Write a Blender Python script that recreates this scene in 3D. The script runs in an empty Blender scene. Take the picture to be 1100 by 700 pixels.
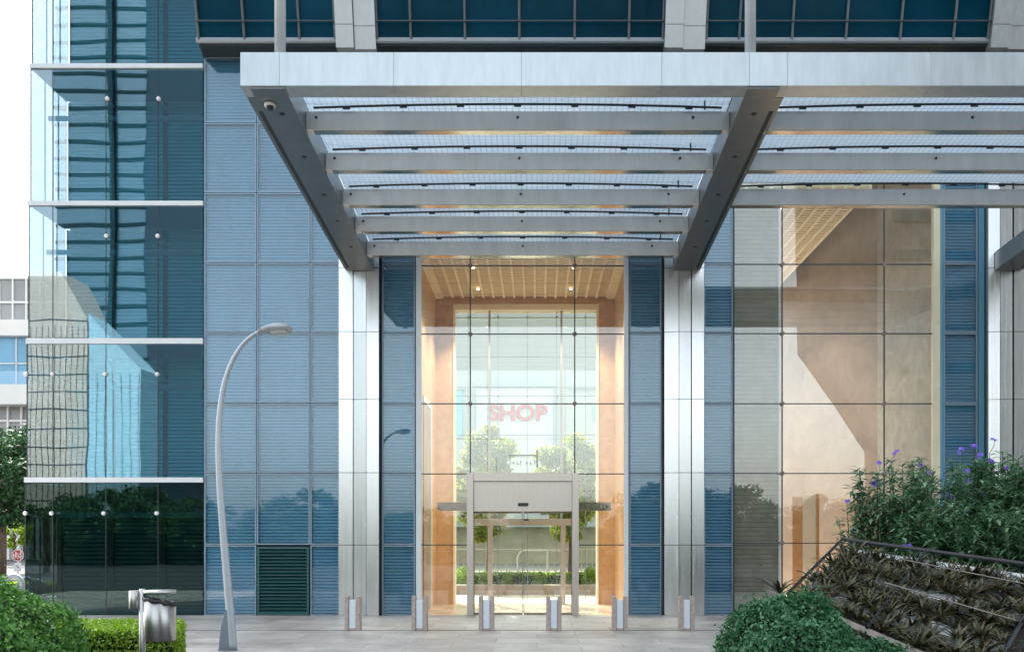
import bpy, math, random
import numpy as np
from mathutils import Vector, Matrix
random.seed(7); RNG = np.random.default_rng(7)
S = bpy.context.scene
COL = S.collection
PI = math.pi
# ------------------------------------------------------------------ camera frame
F, PX, PY, EYE, D = 985.0, 577.0, 580.0, 1.47, 18.0
def X(px, Y=0.0): return (px - PX) * (D + Y) / F
def Z(py, Y=0.0): return EYE + (PY - py) * (D + Y) / F
def P(px, py, s): return Vector(((px - PX) * s / F, s - D, EYE + (PY - py) * s / F))

cam = bpy.data.cameras.new('camera'); co = bpy.data.objects.new('camera', cam); COL.objects.link(co)
co.location = (0, -D, EYE); co.rotation_euler = (math.radians(90), 0, 0)
cam.sensor_width = 36; cam.lens = F / 1100 * 36
cam.shift_x = -(PX - 550) / 1100; cam.shift_y = (PY - 350) / 1100
cam.clip_end = 3000; cam.clip_start = 0.1
S.camera = co

# ------------------------------------------------------------------ mesh builder
class MB:
    def __init__(s): s.v, s.f, s.m = [], [], []
    def face(s, pts, mi=0):
        i = len(s.v); s.v += [tuple(p) for p in pts]; s.f.append(tuple(range(i, i + len(pts)))); s.m.append(mi); return s
    def box(s, x0, x1, y0, y1, z0, z1, mi=0):
        if x0 > x1: x0, x1 = x1, x0
        if y0 > y1: y0, y1 = y1, y0
        if z0 > z1: z0, z1 = z1, z0
        return s.hexa([(x0,y0,z0),(x1,y0,z0),(x1,y1,z0),(x0,y1,z0)], [(x0,y0,z1),(x1,y0,z1),(x1,y1,z1),(x0,y1,z1)], mi)
    def hexa(s, b, t, mi=0):
        n = len(b); i = len(s.v); s.v += [tuple(p) for p in b] + [tuple(p) for p in t]
        s.f.append(tuple(i + k for k in reversed(range(n)))); s.f.append(tuple(i + n + k for k in range(n))); s.m += [mi, mi]
        for k in range(n):
            k2 = (k + 1) % n; s.f.append((i + k, i + k2, i + n + k2, i + n + k)); s.m.append(mi)
        return s
    def tube(s, path, r, seg=12, mi=0, cap=True):
        path = [Vector(p) for p in path]; n = len(path)
        rs = list(r) if hasattr(r, '__len__') else [r] * n
        i0 = len(s.v); prev = None
        for k, p in enumerate(path):
            t = (path[min(k + 1, n - 1)] - path[max(k - 1, 0)]).normalized()
            if prev is None:
                a = Vector((0, 0, 1)) if abs(t.z) < .9 else Vector((1, 0, 0))
                u = t.cross(a).normalized()
            else:
                u = (prev - t * prev.dot(t)).normalized()
            prev = u; w = t.cross(u)
            for q in range(seg):
                a = 2 * PI * q / seg; s.v.append(tuple(p + (u * math.cos(a) + w * math.sin(a)) * rs[k]))
        for k in range(n - 1):
            for q in range(seg):
                q2 = (q + 1) % seg
                s.f.append((i0 + k*seg + q, i0 + k*seg + q2, i0 + (k+1)*seg + q2, i0 + (k+1)*seg + q)); s.m.append(mi)
        if cap:
            s.f.append(tuple(i0 + q for q in reversed(range(seg)))); s.f.append(tuple(i0 + (n-1)*seg + q for q in range(seg))); s.m += [mi, mi]
        return s
    def sphere(s, c, r, seg=12, ring=8, mi=0, sc=(1,1,1)):
        path = [(c[0], c[1], c[2] - r*sc[2]*math.cos(PI*k/ring)) for k in range(ring+1)]
        i0 = len(s.v)
        for k in range(ring + 1):
            rr = r * math.sin(PI*k/ring) + 1e-4
            for q in range(seg):
                a = 2*PI*q/seg; s.v.append((c[0] + rr*sc[0]*math.cos(a), c[1] + rr*sc[1]*math.sin(a), path[k][2]))
        for k in range(ring):
            for q in range(seg):
                q2 = (q+1) % seg; s.f.append((i0+k*seg+q, i0+k*seg+q2, i0+(k+1)*seg+q2, i0+(k+1)*seg+q)); s.m.append(mi)
        return s
    def prism(s, pts, y0, y1, mi=0):
        """outline in x,z (counter-clockwise seen from -Y) given real thickness along Y"""
        return s.hexa([(x, y0, z) for x, z in pts], [(x, y1, z) for x, z in pts], mi)
    def build(s, name, mats, parent=None, smooth=False, bevel=0):
        me = bpy.data.meshes.new(name); me.from_pydata(s.v, [], s.f); me.update()
        mats = mats if isinstance(mats, (list, tuple)) else [mats]
        for m in mats: me.materials.append(m)
        if len(mats) > 1: me.polygons.foreach_set('material_index', s.m)
        if smooth: me.polygons.foreach_set('use_smooth', [True] * len(me.polygons))
        import bmesh
        bm = bmesh.new(); bm.from_mesh(me); bmesh.ops.recalc_face_normals(bm, faces=bm.faces); bm.to_mesh(me); bm.free()
        return link(name, me, parent, bevel)
def link(name, me, parent=None, bevel=0):
    o = bpy.data.objects.new(name, me); COL.objects.link(o)
    if parent is not None:
        o.parent = parent; o.location = -world_loc(parent)
    if bevel:
        b = o.modifiers.new('bevel', 'BEVEL'); b.width = bevel; b.segments = 2; b.limit_method = 'ANGLE'; b.angle_limit = .6
    return o
def world_loc(o):
    v = Vector(o.location)
    return v + (world_loc(o.parent) if o.parent else Vector((0, 0, 0)))
def tag(o, label=None, cat=None, group=None, kind=None):
    if label: o['label'] = label
    if cat: o['category'] = cat
    if group: o['group'] = group
    if kind: o['kind'] = kind
    return o
def thing(name, loc, label, cat, group=None):
    o = bpy.data.objects.new(name, None); COL.objects.link(o); o.location = loc; o.empty_display_size = .2
    return tag(o, label, cat, group)
def sub(name, parent):
    o = bpy.data.objects.new(name, None); COL.objects.link(o); o.parent = parent; return o
def children(o): return [c for c in COL.objects if c.parent == o]
def copy_tree(o, parent=None):
    kids = children(o); c = o.copy(); COL.objects.link(c)
    if parent is not None: c.parent = parent
    for k in kids: copy_tree(k, c)
    return c

# ------------------------------------------------------------------ materials
def mat(name):
    m = bpy.data.materials.new(name); m.use_nodes = True; nt = m.node_tree; nt.nodes.clear()
    out = nt.nodes.new('ShaderNodeOutputMaterial'); return m, nt, out
def N(nt, t, **kw):
    n = nt.nodes.new(t)
    for k, v in kw.items():
        if k.startswith('i_'):
            n.inputs[k[2:].replace('_', ' ')].default_value = v
        else: setattr(n, k, v)
    return n
def surf(name, col, rough=.5, metal=0.0, var=.12, scale=6.0, stretch=(1,1,1), bump=0.0, bscale=40.0, rvar=.1, col2=None, spec=.5, detail=6, coat=0.0, objvar=0.0):
    """Principled surface with noise-driven colour, roughness and bump"""
    m, nt, out = mat(name); L = nt.links.new
    tc = N(nt, 'ShaderNodeTexCoord'); mp = N(nt, 'ShaderNodeMapping'); mp.inputs['Scale'].default_value = stretch
    L(tc.outputs['Object'], mp.inputs['Vector'])
    no = N(nt, 'ShaderNodeTexNoise', i_Scale=scale, i_Detail=detail, i_Roughness=.6); L(mp.outputs[0], no.inputs['Vector'])
    rp = N(nt, 'ShaderNodeValToRGB'); c = Vector(col)
    c2 = Vector(col2) if col2 else c * (1 + var)
    c1 = c if col2 else c * (1 - var)
    rp.color_ramp.elements[0].position = .3; rp.color_ramp.elements[1].position = .7
    rp.color_ramp.elements[0].color = (*c1, 1); rp.color_ramp.elements[1].color = (*c2, 1)
    L(no.outputs['Fac'], rp.inputs['Fac'])
    b = N(nt, 'ShaderNodeBsdfPrincipled', i_Metallic=metal); b.inputs['Specular IOR Level'].default_value = spec
    b.inputs['Coat Weight'].default_value = coat
    if objvar:
        oi = N(nt, 'ShaderNodeObjectInfo'); om = N(nt, 'ShaderNodeMapRange'); om.inputs['To Min'].default_value = 1-objvar; om.inputs['To Max'].default_value = 1+objvar
        L(oi.outputs['Random'], om.inputs['Value']); hv = N(nt, 'ShaderNodeHueSaturation'); L(om.outputs[0], hv.inputs['Value']); L(rp.outputs['Color'], hv.inputs['Color']); L(hv.outputs[0], b.inputs['Base Color'])
    else: L(rp.outputs['Color'], b.inputs['Base Color'])
    mr = N(nt, 'ShaderNodeMapRange'); mr.inputs['To Min'].default_value = max(.02, rough - rvar); mr.inputs['To Max'].default_value = min(1, rough + rvar)
    L(no.outputs['Fac'], mr.inputs['Value']); L(mr.outputs[0], b.inputs['Roughness'])
    if bump:
        n2 = N(nt, 'ShaderNodeTexNoise', i_Scale=bscale, i_Detail=4.0); L(mp.outputs[0], n2.inputs['Vector'])
        bp = N(nt, 'ShaderNodeBump', i_Strength=bump, i_Distance=.02); L(n2.outputs['Fac'], bp.inputs['Height']); L(bp.outputs[0], b.inputs['Normal'])
    L(b.outputs[0], out.inputs['Surface']); return m
def glass(name, tint, refl, rough=0.0, gtint=(1,1,1), wav=0.0, edge=.6):
    """thin architectural sheet: tinted clear pass plus mirror share, slightly wavy"""
    m, nt, out = mat(name); L = nt.links.new
    tr = N(nt, 'ShaderNodeBsdfTransparent'); tr.inputs['Color'].default_value = (*tint, 1)
    gl = N(nt, 'ShaderNodeBsdfGlossy', i_Roughness=rough); gl.inputs['Color'].default_value = (*gtint, 1)
    lw = N(nt, 'ShaderNodeLayerWeight', i_Blend=.25)
    mr = N(nt, 'ShaderNodeMapRange'); mr.inputs['To Min'].default_value = refl; mr.inputs['To Max'].default_value = edge
    L(lw.outputs['Fresnel'], mr.inputs['Value'])
    if wav:
        tc = N(nt, 'ShaderNodeTexCoord'); no = N(nt, 'ShaderNodeTexNoise', i_Scale=.55, i_Detail=1.0); L(tc.outputs['Object'], no.inputs['Vector'])
        bp = N(nt, 'ShaderNodeBump', i_Strength=wav, i_Distance=.1); L(no.outputs['Fac'], bp.inputs['Height']); L(bp.outputs[0], gl.inputs['Normal'])
    mx = N(nt, 'ShaderNodeMixShader'); L(mr.outputs[0], mx.inputs['Fac']); L(tr.outputs[0], mx.inputs[1]); L(gl.outputs[0], mx.inputs[2])
    L(mx.outputs[0], out.inputs['Surface']); return m
def leafmat(name, cols, trans=.3, rough=.45, spec=.4):
    m, nt, out = mat(name); L = nt.links.new
    g = N(nt, 'ShaderNodeNewGeometry'); rp = N(nt, 'ShaderNodeValToRGB'); cr = rp.color_ramp
    while len(cr.elements) < len(cols): cr.elements.new(.5)
    for k, c in enumerate(cols):
        cr.elements[k].position = k / (len(cols) - 1); cr.elements[k].color = (*c, 1)
    L(g.outputs['Random Per Island'], rp.inputs['Fac'])
    b = N(nt, 'ShaderNodeBsdfPrincipled', i_Roughness=rough); b.inputs['Specular IOR Level'].default_value = spec
    L(rp.outputs['Color'], b.inputs['Base Color'])
    t = N(nt, 'ShaderNodeBsdfTranslucent'); hs = N(nt, 'ShaderNodeHueSaturation', i_Value=1.5, i_Saturation=1.1); L(rp.outputs['Color'], hs.inputs['Color']); L(hs.outputs[0], t.inputs['Color'])
    mx = N(nt, 'ShaderNodeMixShader', i_Fac=trans); L(b.outputs[0], mx.inputs[1]); L(t.outputs[0], mx.inputs[2]); L(mx.outputs[0], out.inputs['Surface']); return m

M = {}
M['louvre'] = surf('blue_louvre_paint', (.075,.235,.335), .42, .0, .12, 1.2, (1.5,1.5,.5), objvar=.07)
M['louvre_side'] = surf('blue_louvre_paint_deep', (.075,.225,.315), .42, .0, .12, 1.2, (1.5,1.5,.5), objvar=.07)
M['frame'] = surf('panel_frame_aluminium', (.20,.27,.33), .4, .5, .08, 5)
M['gasket'] = surf('dark_gasket', (.03,.04,.045), .6, 0, .2, 9)
M['pane'] = glass('facade_pane_glass', (.94,.97,1.0), .038, 0, (.9,.97,1), .02, .5)
M['steel'] = surf('brushed_stainless', (.56,.56,.55), .25, .95, .05, 3, (8,8,.25), .012, 60, .08, objvar=.05)
M['steel_beam'] = surf('canopy_stainless', (.27,.285,.29), .3, .75, .08, 4, (1,1,20), 0, 60, .06)
M['purlin'] = surf('canopy_crossbar_steel', (.76,.74,.70), .38, .3, .11, 2, (2,2,.5), .03, 90, .06)
M['strip'] = surf('polished_strip', (.62,.59,.52), .16, .95, .05, 3)
M['fascia'] = surf('fascia_aluminium', (.52,.56,.58), .34, .55, .09, 2.2, (5,5,.8), .02, 60, .08, objvar=.05)
M['dark'] = surf('dark_metal', (.02,.022,.025), .45, .3, .2, 8)
M['grey'] = surf('grey_metal_paint', (.30,.33,.36), .42, .3, .07, 5)
M['lamp'] = surf('lamp_grey_paint', (.38,.41,.44), .38, .35, .06, 7)
M['fin'] = surf('lamp_fin_grey', (.17,.20,.23), .45, .3, .06, 7)
M['corner_glass'] = glass('corner_teal_glass', (.75,.88,.91), .15, 0, (.85,.95,1), .03, .5)
M['side_glass'] = glass('corner_side_glass', (.52,.50,.51), .06, 0, (.9,.98,1), .0, .3)
M['ground_glass'] = glass('street_level_glass', (.50,.64,.64), .04, 0, (.7,.9,.9), .03, .5)
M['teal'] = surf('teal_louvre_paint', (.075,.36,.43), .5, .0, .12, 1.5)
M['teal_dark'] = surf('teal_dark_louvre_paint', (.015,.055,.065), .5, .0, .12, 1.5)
M['vent'] = surf('green_vent_paint', (.02,.085,.085), .45, .1, .12, 3)
M['slab'] = surf('slab_edge_paint', (.62,.64,.65), .45, .1, .05, 4)
M['soffit'] = surf('teal_soffit', (.03,.10,.13), .5, .1, .1, 3)
M['white'] = surf('white_paint', (.78,.78,.77), .45, 0, .04, 4)
M['lobby_glass'] = glass('lobby_clear_glass', (.97,.98,.96), .062, 0, (1,.98,.95), .015, .5)
M['back_glass'] = glass('lobby_rear_glass', (.90,.96,.94), .06, 0, (1,1,1), 0, .3)
M['cream'] = surf('cream_ceiling_paint', (.84,.77,.60), .6, 0, .04, 3)
M['tan'] = surf('tan_ceiling_plate', (.78,.67,.48), .7, 0, .05, 3)
M['slot'] = surf('ceiling_slot_dark', (.10,.07,.045), .8, 0, .1, 3)
M['door'] = surf('bronze_stainless', (.50,.43,.38), .33, .75, .06, 3, (20,20,1), .02, 60, .05)
M['upper'] = surf('upper_dark_glass', (.0015,.036,.062), .06, 0, .45, .35, (1,1,1), 0, 40, .02, None, .07)
M['uppersteel'] = surf('upper_cover_steel', (.40,.42,.43), .38, .6, .08, 2, (8,8,1))
M['mullion'] = surf('dark_mullion_steel', (.08,.095,.105), .4, .5, .1, 6)
M['black'] = surf('black_plastic', (.012,.012,.013), .4, 0, .2, 10)
M['bin'] = surf('bin_stainless', (.56,.55,.52), .40, .95, .05, 3, (40,40,.5), .02, 60, .05)
M['bollard_light'] = surf('bollard_white_panel', (.66,.70,.74), .4, 0, .04, 9)
M['hall'] = surf('body_wall', (.35,.36,.37), .7, 0, .05, 2)

def stone(name, c1, c2, vein, scale=2.2, rough=.35, tile=None):
    m, nt, out = mat(name); L = nt.links.new
    tc = N(nt, 'ShaderNodeTexCoord')
    n1 = N(nt, 'ShaderNodeTexNoise', i_Scale=scale, i_Detail=9.0, i_Roughness=.65, i_Distortion=.8); L(tc.outputs['Object'], n1.inputs['Vector'])
    rp = N(nt, 'ShaderNodeValToRGB'); cr = rp.color_ramp
    cr.elements[0].position = .3; cr.elements[0].color = (*c1, 1); cr.elements[1].position = .72; cr.elements[1].color = (*c2, 1); L(n1.outputs['Fac'], rp.inputs['Fac'])
    n2 = N(nt, 'ShaderNodeTexNoise', i_Scale=scale*.9, i_Detail=6.0, i_Roughness=.7, i_Distortion=2.0); L(tc.outputs['Object'], n2.inputs['Vector'])
    r2 = N(nt, 'ShaderNodeValToRGB'); r2.color_ramp.elements[0].position = .62; r2.color_ramp.elements[0].color = (0,0,0,1); r2.color_ramp.elements[1].position = .72; r2.color_ramp.elements[1].color = (.75,.75,.75,1)
    L(n2.outputs['Fac'], r2.inputs['Fac'])
    mx = N(nt, 'ShaderNodeMixRGB'); mx.inputs['Color2'].default_value = (*vein, 1); L(r2.outputs['Color'], mx.inputs['Fac']); L(rp.outputs['Color'], mx.inputs['Color1'])
    b = N(nt, 'ShaderNodeBsdfPrincipled', i_Roughness=rough); L(mx.outputs[0], b.inputs['Base Color'])
    L(b.outputs[0], out.inputs['Surface']); return m
M['orange'] = stone('orange_travertine', (.50,.29,.15), (.64,.42,.245), (.40,.21,.10), 3.0, .4)
M['beige'] = stone('beige_stone', (.24,.18,.14), (.38,.295,.23), (.20,.15,.115), 1.1, .4)
M['greystone'] = stone('grey_marble', (.27,.25,.215), (.45,.43,.385), (.13,.115,.10), 2.4, .35)
M['creamstone'] = stone('cream_stone_edge', (.60,.52,.36), (.68,.60,.44), (.55,.45,.3), 3, .4)
M['bollard_stone'] = stone('bollard_granite', (.30,.22,.19), (.50,.42,.38), (.18,.11,.09), 22, .55)
M['plaza_stone'] = stone('plaza_red_stone', (.36,.25,.20), (.46,.34,.28), (.3,.2,.16), 5, .6)

def brushed(name, col, rough, aniso, rot):
    m, nt, out = mat(name); L = nt.links.new
    tc = N(nt, 'ShaderNodeTexCoord'); mp = N(nt, 'ShaderNodeMapping'); mp.inputs['Scale'].default_value = (1,1,60); L(tc.outputs['Object'], mp.inputs['Vector'])
    no = N(nt, 'ShaderNodeTexNoise', i_Scale=4.0, i_Detail=4.0); L(mp.outputs[0], no.inputs['Vector'])
    mr = N(nt, 'ShaderNodeMapRange'); mr.inputs['To Min'].default_value = rough-.06; mr.inputs['To Max'].default_value = rough+.06; L(no.outputs['Fac'], mr.inputs['Value'])
    tg = N(nt, 'ShaderNodeTangent', direction_type='RADIAL', axis='Z')
    b = N(nt, 'ShaderNodeBsdfPrincipled', i_Metallic=1.0, i_Anisotropic=aniso); b.inputs['Anisotropic Rotation'].default_value = rot; b.inputs['Base Color'].default_value = (*col, 1)
    L(mr.outputs[0], b.inputs['Roughness']); L(tg.outputs[0], b.inputs['Tangent']); L(b.outputs[0], out.inputs['Surface']); return m
M['drum'] = brushed('brushed_drum_steel', (.60,.58,.54), .36, .9, 0.25)
def lined(name, ca, cb, scale, rough=.5):
    """stone screen with fine horizontal courses"""
    m, nt, out = mat(name); L = nt.links.new
    tc = N(nt, 'ShaderNodeTexCoord'); sep = N(nt, 'ShaderNodeSeparateXYZ'); L(tc.outputs['Object'], sep.inputs[0])
    mu = N(nt, 'ShaderNodeMath', operation='MULTIPLY'); mu.inputs[1].default_value = scale; L(sep.outputs['Z'], mu.inputs[0])
    fr = N(nt, 'ShaderNodeMath', operation='FRACT'); L(mu.outputs[0], fr.inputs[0])
    gt = N(nt, 'ShaderNodeMath', operation='GREATER_THAN'); gt.inputs[1].default_value = .22; L(fr.outputs[0], gt.inputs[0])
    no = N(nt, 'ShaderNodeTexNoise', i_Scale=5.0, i_Detail=8.0); L(tc.outputs['Object'], no.inputs['Vector'])
    rp = N(nt, 'ShaderNodeValToRGB'); rp.color_ramp.elements[0].color = (*[c*.8 for c in cb], 1); rp.color_ramp.elements[0].position=.35; rp.color_ramp.elements[1].color = (*[c*1.15 for c in cb], 1); rp.color_ramp.elements[1].position=.7
    L(no.outputs['Fac'], rp.inputs['Fac'])
    mx = N(nt, 'ShaderNodeMixRGB'); mx.inputs['Color1'].default_value = (*ca, 1); L(gt.outputs[0], mx.inputs['Fac']); L(rp.outputs['Color'], mx.inputs['Color2'])
    b = N(nt, 'ShaderNodeBsdfPrincipled', i_Roughness=rough); L(mx.outputs[0], b.inputs['Base Color']); L(b.outputs[0], out.inputs['Surface']); return m
M['screen'] = lined('stone_screen_courses', (.17,.155,.125), (.27,.25,.205), 11.0)

def paving(name, c1, c2, mortar, bw, rh, rot=0.0, rough=.45):
    m, nt, out = mat(name); L = nt.links.new
    tc = N(nt, 'ShaderNodeTexCoord'); mp = N(nt, 'ShaderNodeMapping'); mp.inputs['Rotation'].default_value = (0, 0, rot); L(tc.outputs['Object'], mp.inputs['Vector'])
    br = N(nt, 'ShaderNodeTexBrick', i_Scale=1.0); br.inputs['Brick Width'].default_value = bw; br.inputs['Row Height'].default_value = rh
    br.inputs['Mortar Size'].default_value = .006; br.inputs['Mortar Smooth'].default_value = .3; br.inputs['Bias'].default_value = 0
    br.inputs['Color1'].default_value = (*c1, 1); br.inputs['Color2'].default_value = (*c2, 1); br.inputs['Mortar'].default_value = (*mortar, 1)
    L(mp.outputs[0], br.inputs['Vector'])
    no = N(nt, 'ShaderNodeTexNoise', i_Scale=1.1, i_Detail=10.0, i_Roughness=.7, i_Distortion=.5); L(tc.outputs['Object'], no.inputs['Vector'])
    mr = N(nt, 'ShaderNodeMapRange'); mr.inputs['From Min'].default_value = .3; mr.inputs['From Max'].default_value = .7; mr.inputs['To Min'].default_value = .58; mr.inputs['To Max'].default_value = 1.2; L(no.outputs['Fac'], mr.inputs['Value'])
    mx = N(nt, 'ShaderNodeMixRGB', blend_type='MULTIPLY', i_Fac=1.0); L(br.outputs['Color'], mx.inputs['Color1']); L(mr.outputs[0], mx.inputs['Color2'])
    nf = N(nt, 'ShaderNodeTexNoise', i_Scale=45.0, i_Detail=3.0); L(tc.outputs['Object'], nf.inputs['Vector'])
    mf = N(nt, 'ShaderNodeMapRange'); mf.inputs['To Min'].default_value = .82; mf.inputs['To Max'].default_value = 1.18; L(nf.outputs['Fac'], mf.inputs['Value'])
    m2 = N(nt, 'ShaderNodeMixRGB', blend_type='MULTIPLY', i_Fac=1.0); L(mx.outputs[0], m2.inputs['Color1']); L(mf.outputs[0], m2.inputs['Color2'])
    b = N(nt, 'ShaderNodeBsdfPrincipled'); L(m2.outputs[0], b.inputs['Base Color'])
    rr = N(nt, 'ShaderNodeMapRange'); rr.inputs['To Min'].default_value = rough - .15; rr.inputs['To Max'].default_value = rough + .15; L(no.outputs['Fac'], rr.inputs['Value']); L(rr.outputs[0], b.inputs['Roughness'])
    bp = N(nt, 'ShaderNodeBump', i_Strength=.2, i_Distance=.003); L(br.outputs['Fac'], bp.inputs['Height']); bp.invert = True; L(bp.outputs[0], b.inputs['Normal'])
    L(b.outputs[0], out.inputs['Surface']); return m
M['paving'] = paving('granite_paving', (.45,.405,.36), (.60,.55,.50), (.27,.245,.225), 1.2, .6, 0)
M['backpaving'] = paving('rear_plaza_paving', (.40,.33,.26), (.46,.38,.30), (.25,.2,.16), .9, .6, 0)
M['lobbyfloor'] = paving('lobby_polished_floor', (.58,.47,.37), (.63,.52,.41), (.35,.26,.2), .9, .9, 0, .2)
M['ground'] = surf('far_ground', (.22,.21,.19), .9, 0, .15, .2)
M['road'] = surf('asphalt', (.055,.055,.058), .85, 0, .15, 3, (1,1,1), .1, 80)

def fritted():
    m, nt, out = mat('fritted_roof_glass'); L = nt.links.new
    tc = N(nt, 'ShaderNodeTexCoord'); br = N(nt, 'ShaderNodeTexBrick', i_Scale=1.0, offset=0.0); br.inputs['Brick Width'].default_value = .085; br.inputs['Row Height'].default_value = .085; br.inputs['Mortar Size'].default_value = .010; br.inputs['Mortar Smooth'].default_value = .2
    L(tc.outputs['Object'], br.inputs['Vector'])
    tl = N(nt, 'ShaderNodeBsdfTranslucent'); tl.inputs['Color'].default_value = (.88,.94,.99,1)
    df = N(nt, 'ShaderNodeBsdfDiffuse'); df.inputs['Color'].default_value = (.75,.82,.88,1)
    a = N(nt, 'ShaderNodeMixShader', i_Fac=.25); L(tl.outputs[0], a.inputs[1]); L(df.outputs[0], a.inputs[2])
    tr = N(nt, 'ShaderNodeBsdfTransparent'); tr.inputs['Color'].default_value = (.75,.88,.95,1)
    fa = N(nt, 'ShaderNodeMapRange'); fa.inputs['To Min'].default_value = .03; fa.inputs['To Max'].default_value = .30; L(br.outputs['Fac'], fa.inputs['Value'])
    mx = N(nt, 'ShaderNodeMixShader'); L(fa.outputs[0], mx.inputs['Fac']); L(a.outputs[0], mx.inputs[1]); L(tr.outputs[0], mx.inputs[2])
    gl = N(nt, 'ShaderNodeBsdfGlossy', i_Roughness=.05); m3 = N(nt, 'ShaderNodeMixShader', i_Fac=.08); L(mx.outputs[0], m3.inputs[1]); L(gl.outputs[0], m3.inputs[2])
    L(m3.outputs[0], out.inputs['Surface']); return m
M['frit'] = fritted()
M['hedge_leaf'] = leafmat('hedge_leaves', [(.14,.25,.02),(.24,.39,.035),(.34,.50,.06)], .25)
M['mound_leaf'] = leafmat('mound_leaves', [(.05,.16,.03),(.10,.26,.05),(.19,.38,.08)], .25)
M['dark_leaf'] = leafmat('dark_hedge_leaves', [(.018,.085,.032),(.04,.15,.06),(.10,.25,.11)], .2)  # darker bluish green leaves of the round hedge
M['ruellia_leaf'] = leafmat('ruellia_leaves', [(.045,.12,.055),(.095,.20,.10),(.24,.36,.22)], .25)
M['stem'] = surf('green_stem', (.05,.085,.03), .6, 0, .2, 20)
M['violet'] = leafmat('violet_petals', [(.13,.06,.42),(.20,.11,.58),(.26,.16,.70)], .3)
M['brom'] = leafmat('bromeliad_leaves', [(.010,.013,.008),(.035,.036,.016),(.055,.07,.022),(.09,.055,.028),(.14,.15,.07)], .12, .4)
M['bark'] = surf('bark', (.12,.085,.06), .9, 0, .3, 12, (1,1,.3), .4, 25)
M['tree_leaf'] = leafmat('dark_tree_leaves', [(.018,.06,.015),(.035,.10,.025),(.07,.17,.05)], .3)
M['street_leaf'] = leafmat('street_tree_leaves', [(.014,.046,.018),(.028,.078,.028),(.055,.13,.05)], .12, .6, .2)
M['yellow_leaf'] = leafmat('yellow_green_leaves', [(.10,.14,.012),(.22,.24,.02),(.40,.34,.035)], .45)
M['lime_leaf'] = leafmat('lime_leaves', [(.16,.24,.02),(.25,.36,.03),(.36,.46,.05)], .45)
M['twig'] = surf('hedge_core', (.016,.026,.012), .9, 0, .3, 10)
M['stele'] = stone('pale_orange_stone', (.52,.25,.10), (.62,.33,.15), (.42,.2,.08), 3, .5)
M['stele_pale'] = stone('pale_stone', (.74,.58,.44), (.82,.68,.54), (.6,.45,.33), 3, .5)
M['soil'] = surf('planting_soil', (.035,.028,.022), .95, 0, .3, 12, (1,1,1), .4, 40)
M['gutter'] = surf('white_gutter_plastic', (.52,.54,.56), .5, 0, .12, 6)
M['rail'] = surf('weathered_rail', (.20,.17,.15), .6, .4, .25, 9)
M['red'] = surf('sign_red', (.62,.03,.03), .45, 0, .05, 4)
M['coral'] = surf('shop_letter_red', (.42,.012,.02), .5, 0, .04, 4)
M['green_sign'] = surf('shop_letter_green', (.10,.50,.40), .5, 0, .04, 4)
M['bluestrip'] = surf('blue_strip', (.10,.45,.60), .4, 0, .05, 4)
M['lilac'] = surf('lilac_strip', (.50,.47,.68), .5, 0, .04, 4)
M['signbox'] = surf('sign_box_white', (.56,.56,.57), .6, 0, .03, .4)
M['shopwall'] = surf('shop_render', (.42,.43,.42), .7, 0, .05, .3)
M['shopfront'] = surf('shop_front_warm', (.58,.49,.36), .6, 0, .2, .5)
M['facadewhite'] = surf('white_render', (.74,.72,.68), .7, 0, .04, .4)
M['farglass'] = surf('far_blue_glass', (.14,.34,.50), .12, 0, .25, .25)
M['fargrey'] = surf('far_grey_glazing', (.30,.30,.30), .3, 0, .2, .4)
M['farbrown'] = surf('brown_column', (.10,.07,.06), .7, 0, .15, 1)
M['carpaint'] = surf('silver_car_paint', (.60,.62,.64), .25, .5, .04, 2, coat=.6)
M['carglass'] = surf('car_window', (.01,.012,.014), .08, 0, .1, 2)
M['tyre'] = surf('tyre_rubber', (.015,.015,.015), .8, 0, .2, 9)
M['lens'] = surf('lamp_lens', (.55,.55,.50), .25, 0, .05, 9)
M['stoneblock'] = surf('sunlit_stone_block', (.42,.385,.34), .8, 0, .08, .3)
M['skypatch'] = surf('pale_sky_patch', (.27,.46,.56), .6, 0, .06, .2)  # tone of reflected sky, put into the block's colour
M['towerglass'] = surf('tower_glass', (.045,.12,.18), .6, 0, .1, .2)
M['towerband'] = surf('tower_band', (.014,.035,.045), .8, 0, .1, .2, (1,1,1), 0, 40, .1, None, 0.0)
M['darktower'] = surf('dark_tower', (.04,.04,.042), .6, 0, .1, .2)

# ------------------------------------------------------------------ setting
def sheet(name, x0, x1, y0, y1, z, m):
    o = MB().face([(x0,y0,z),(x1,y0,z),(x1,y1,z),(x0,y1,z)]).build(name, m); return tag(o, kind='structure')
sheet('ground', -700, 700, -700, 900, -.008, M['ground'])
sheet('plaza_paving', -13.5, 46, -9, 0.02, .0, M['paving'])
sheet('drive', -60, 60, -60, -9.002, -.002, M['road'])
sheet('rear_plaza', -13.5, 46, 3.1, 30, .0, M['backpaving'])
sheet('road', -60, -13.6, -8.9, 60, -.004, M['road'])
# course joint under the bollards
tag(MB().box(-9.9, 46, -3.01, -2.97, -.02, .003).build('paving_drain_line', M['gasket']), kind='structure')

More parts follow.
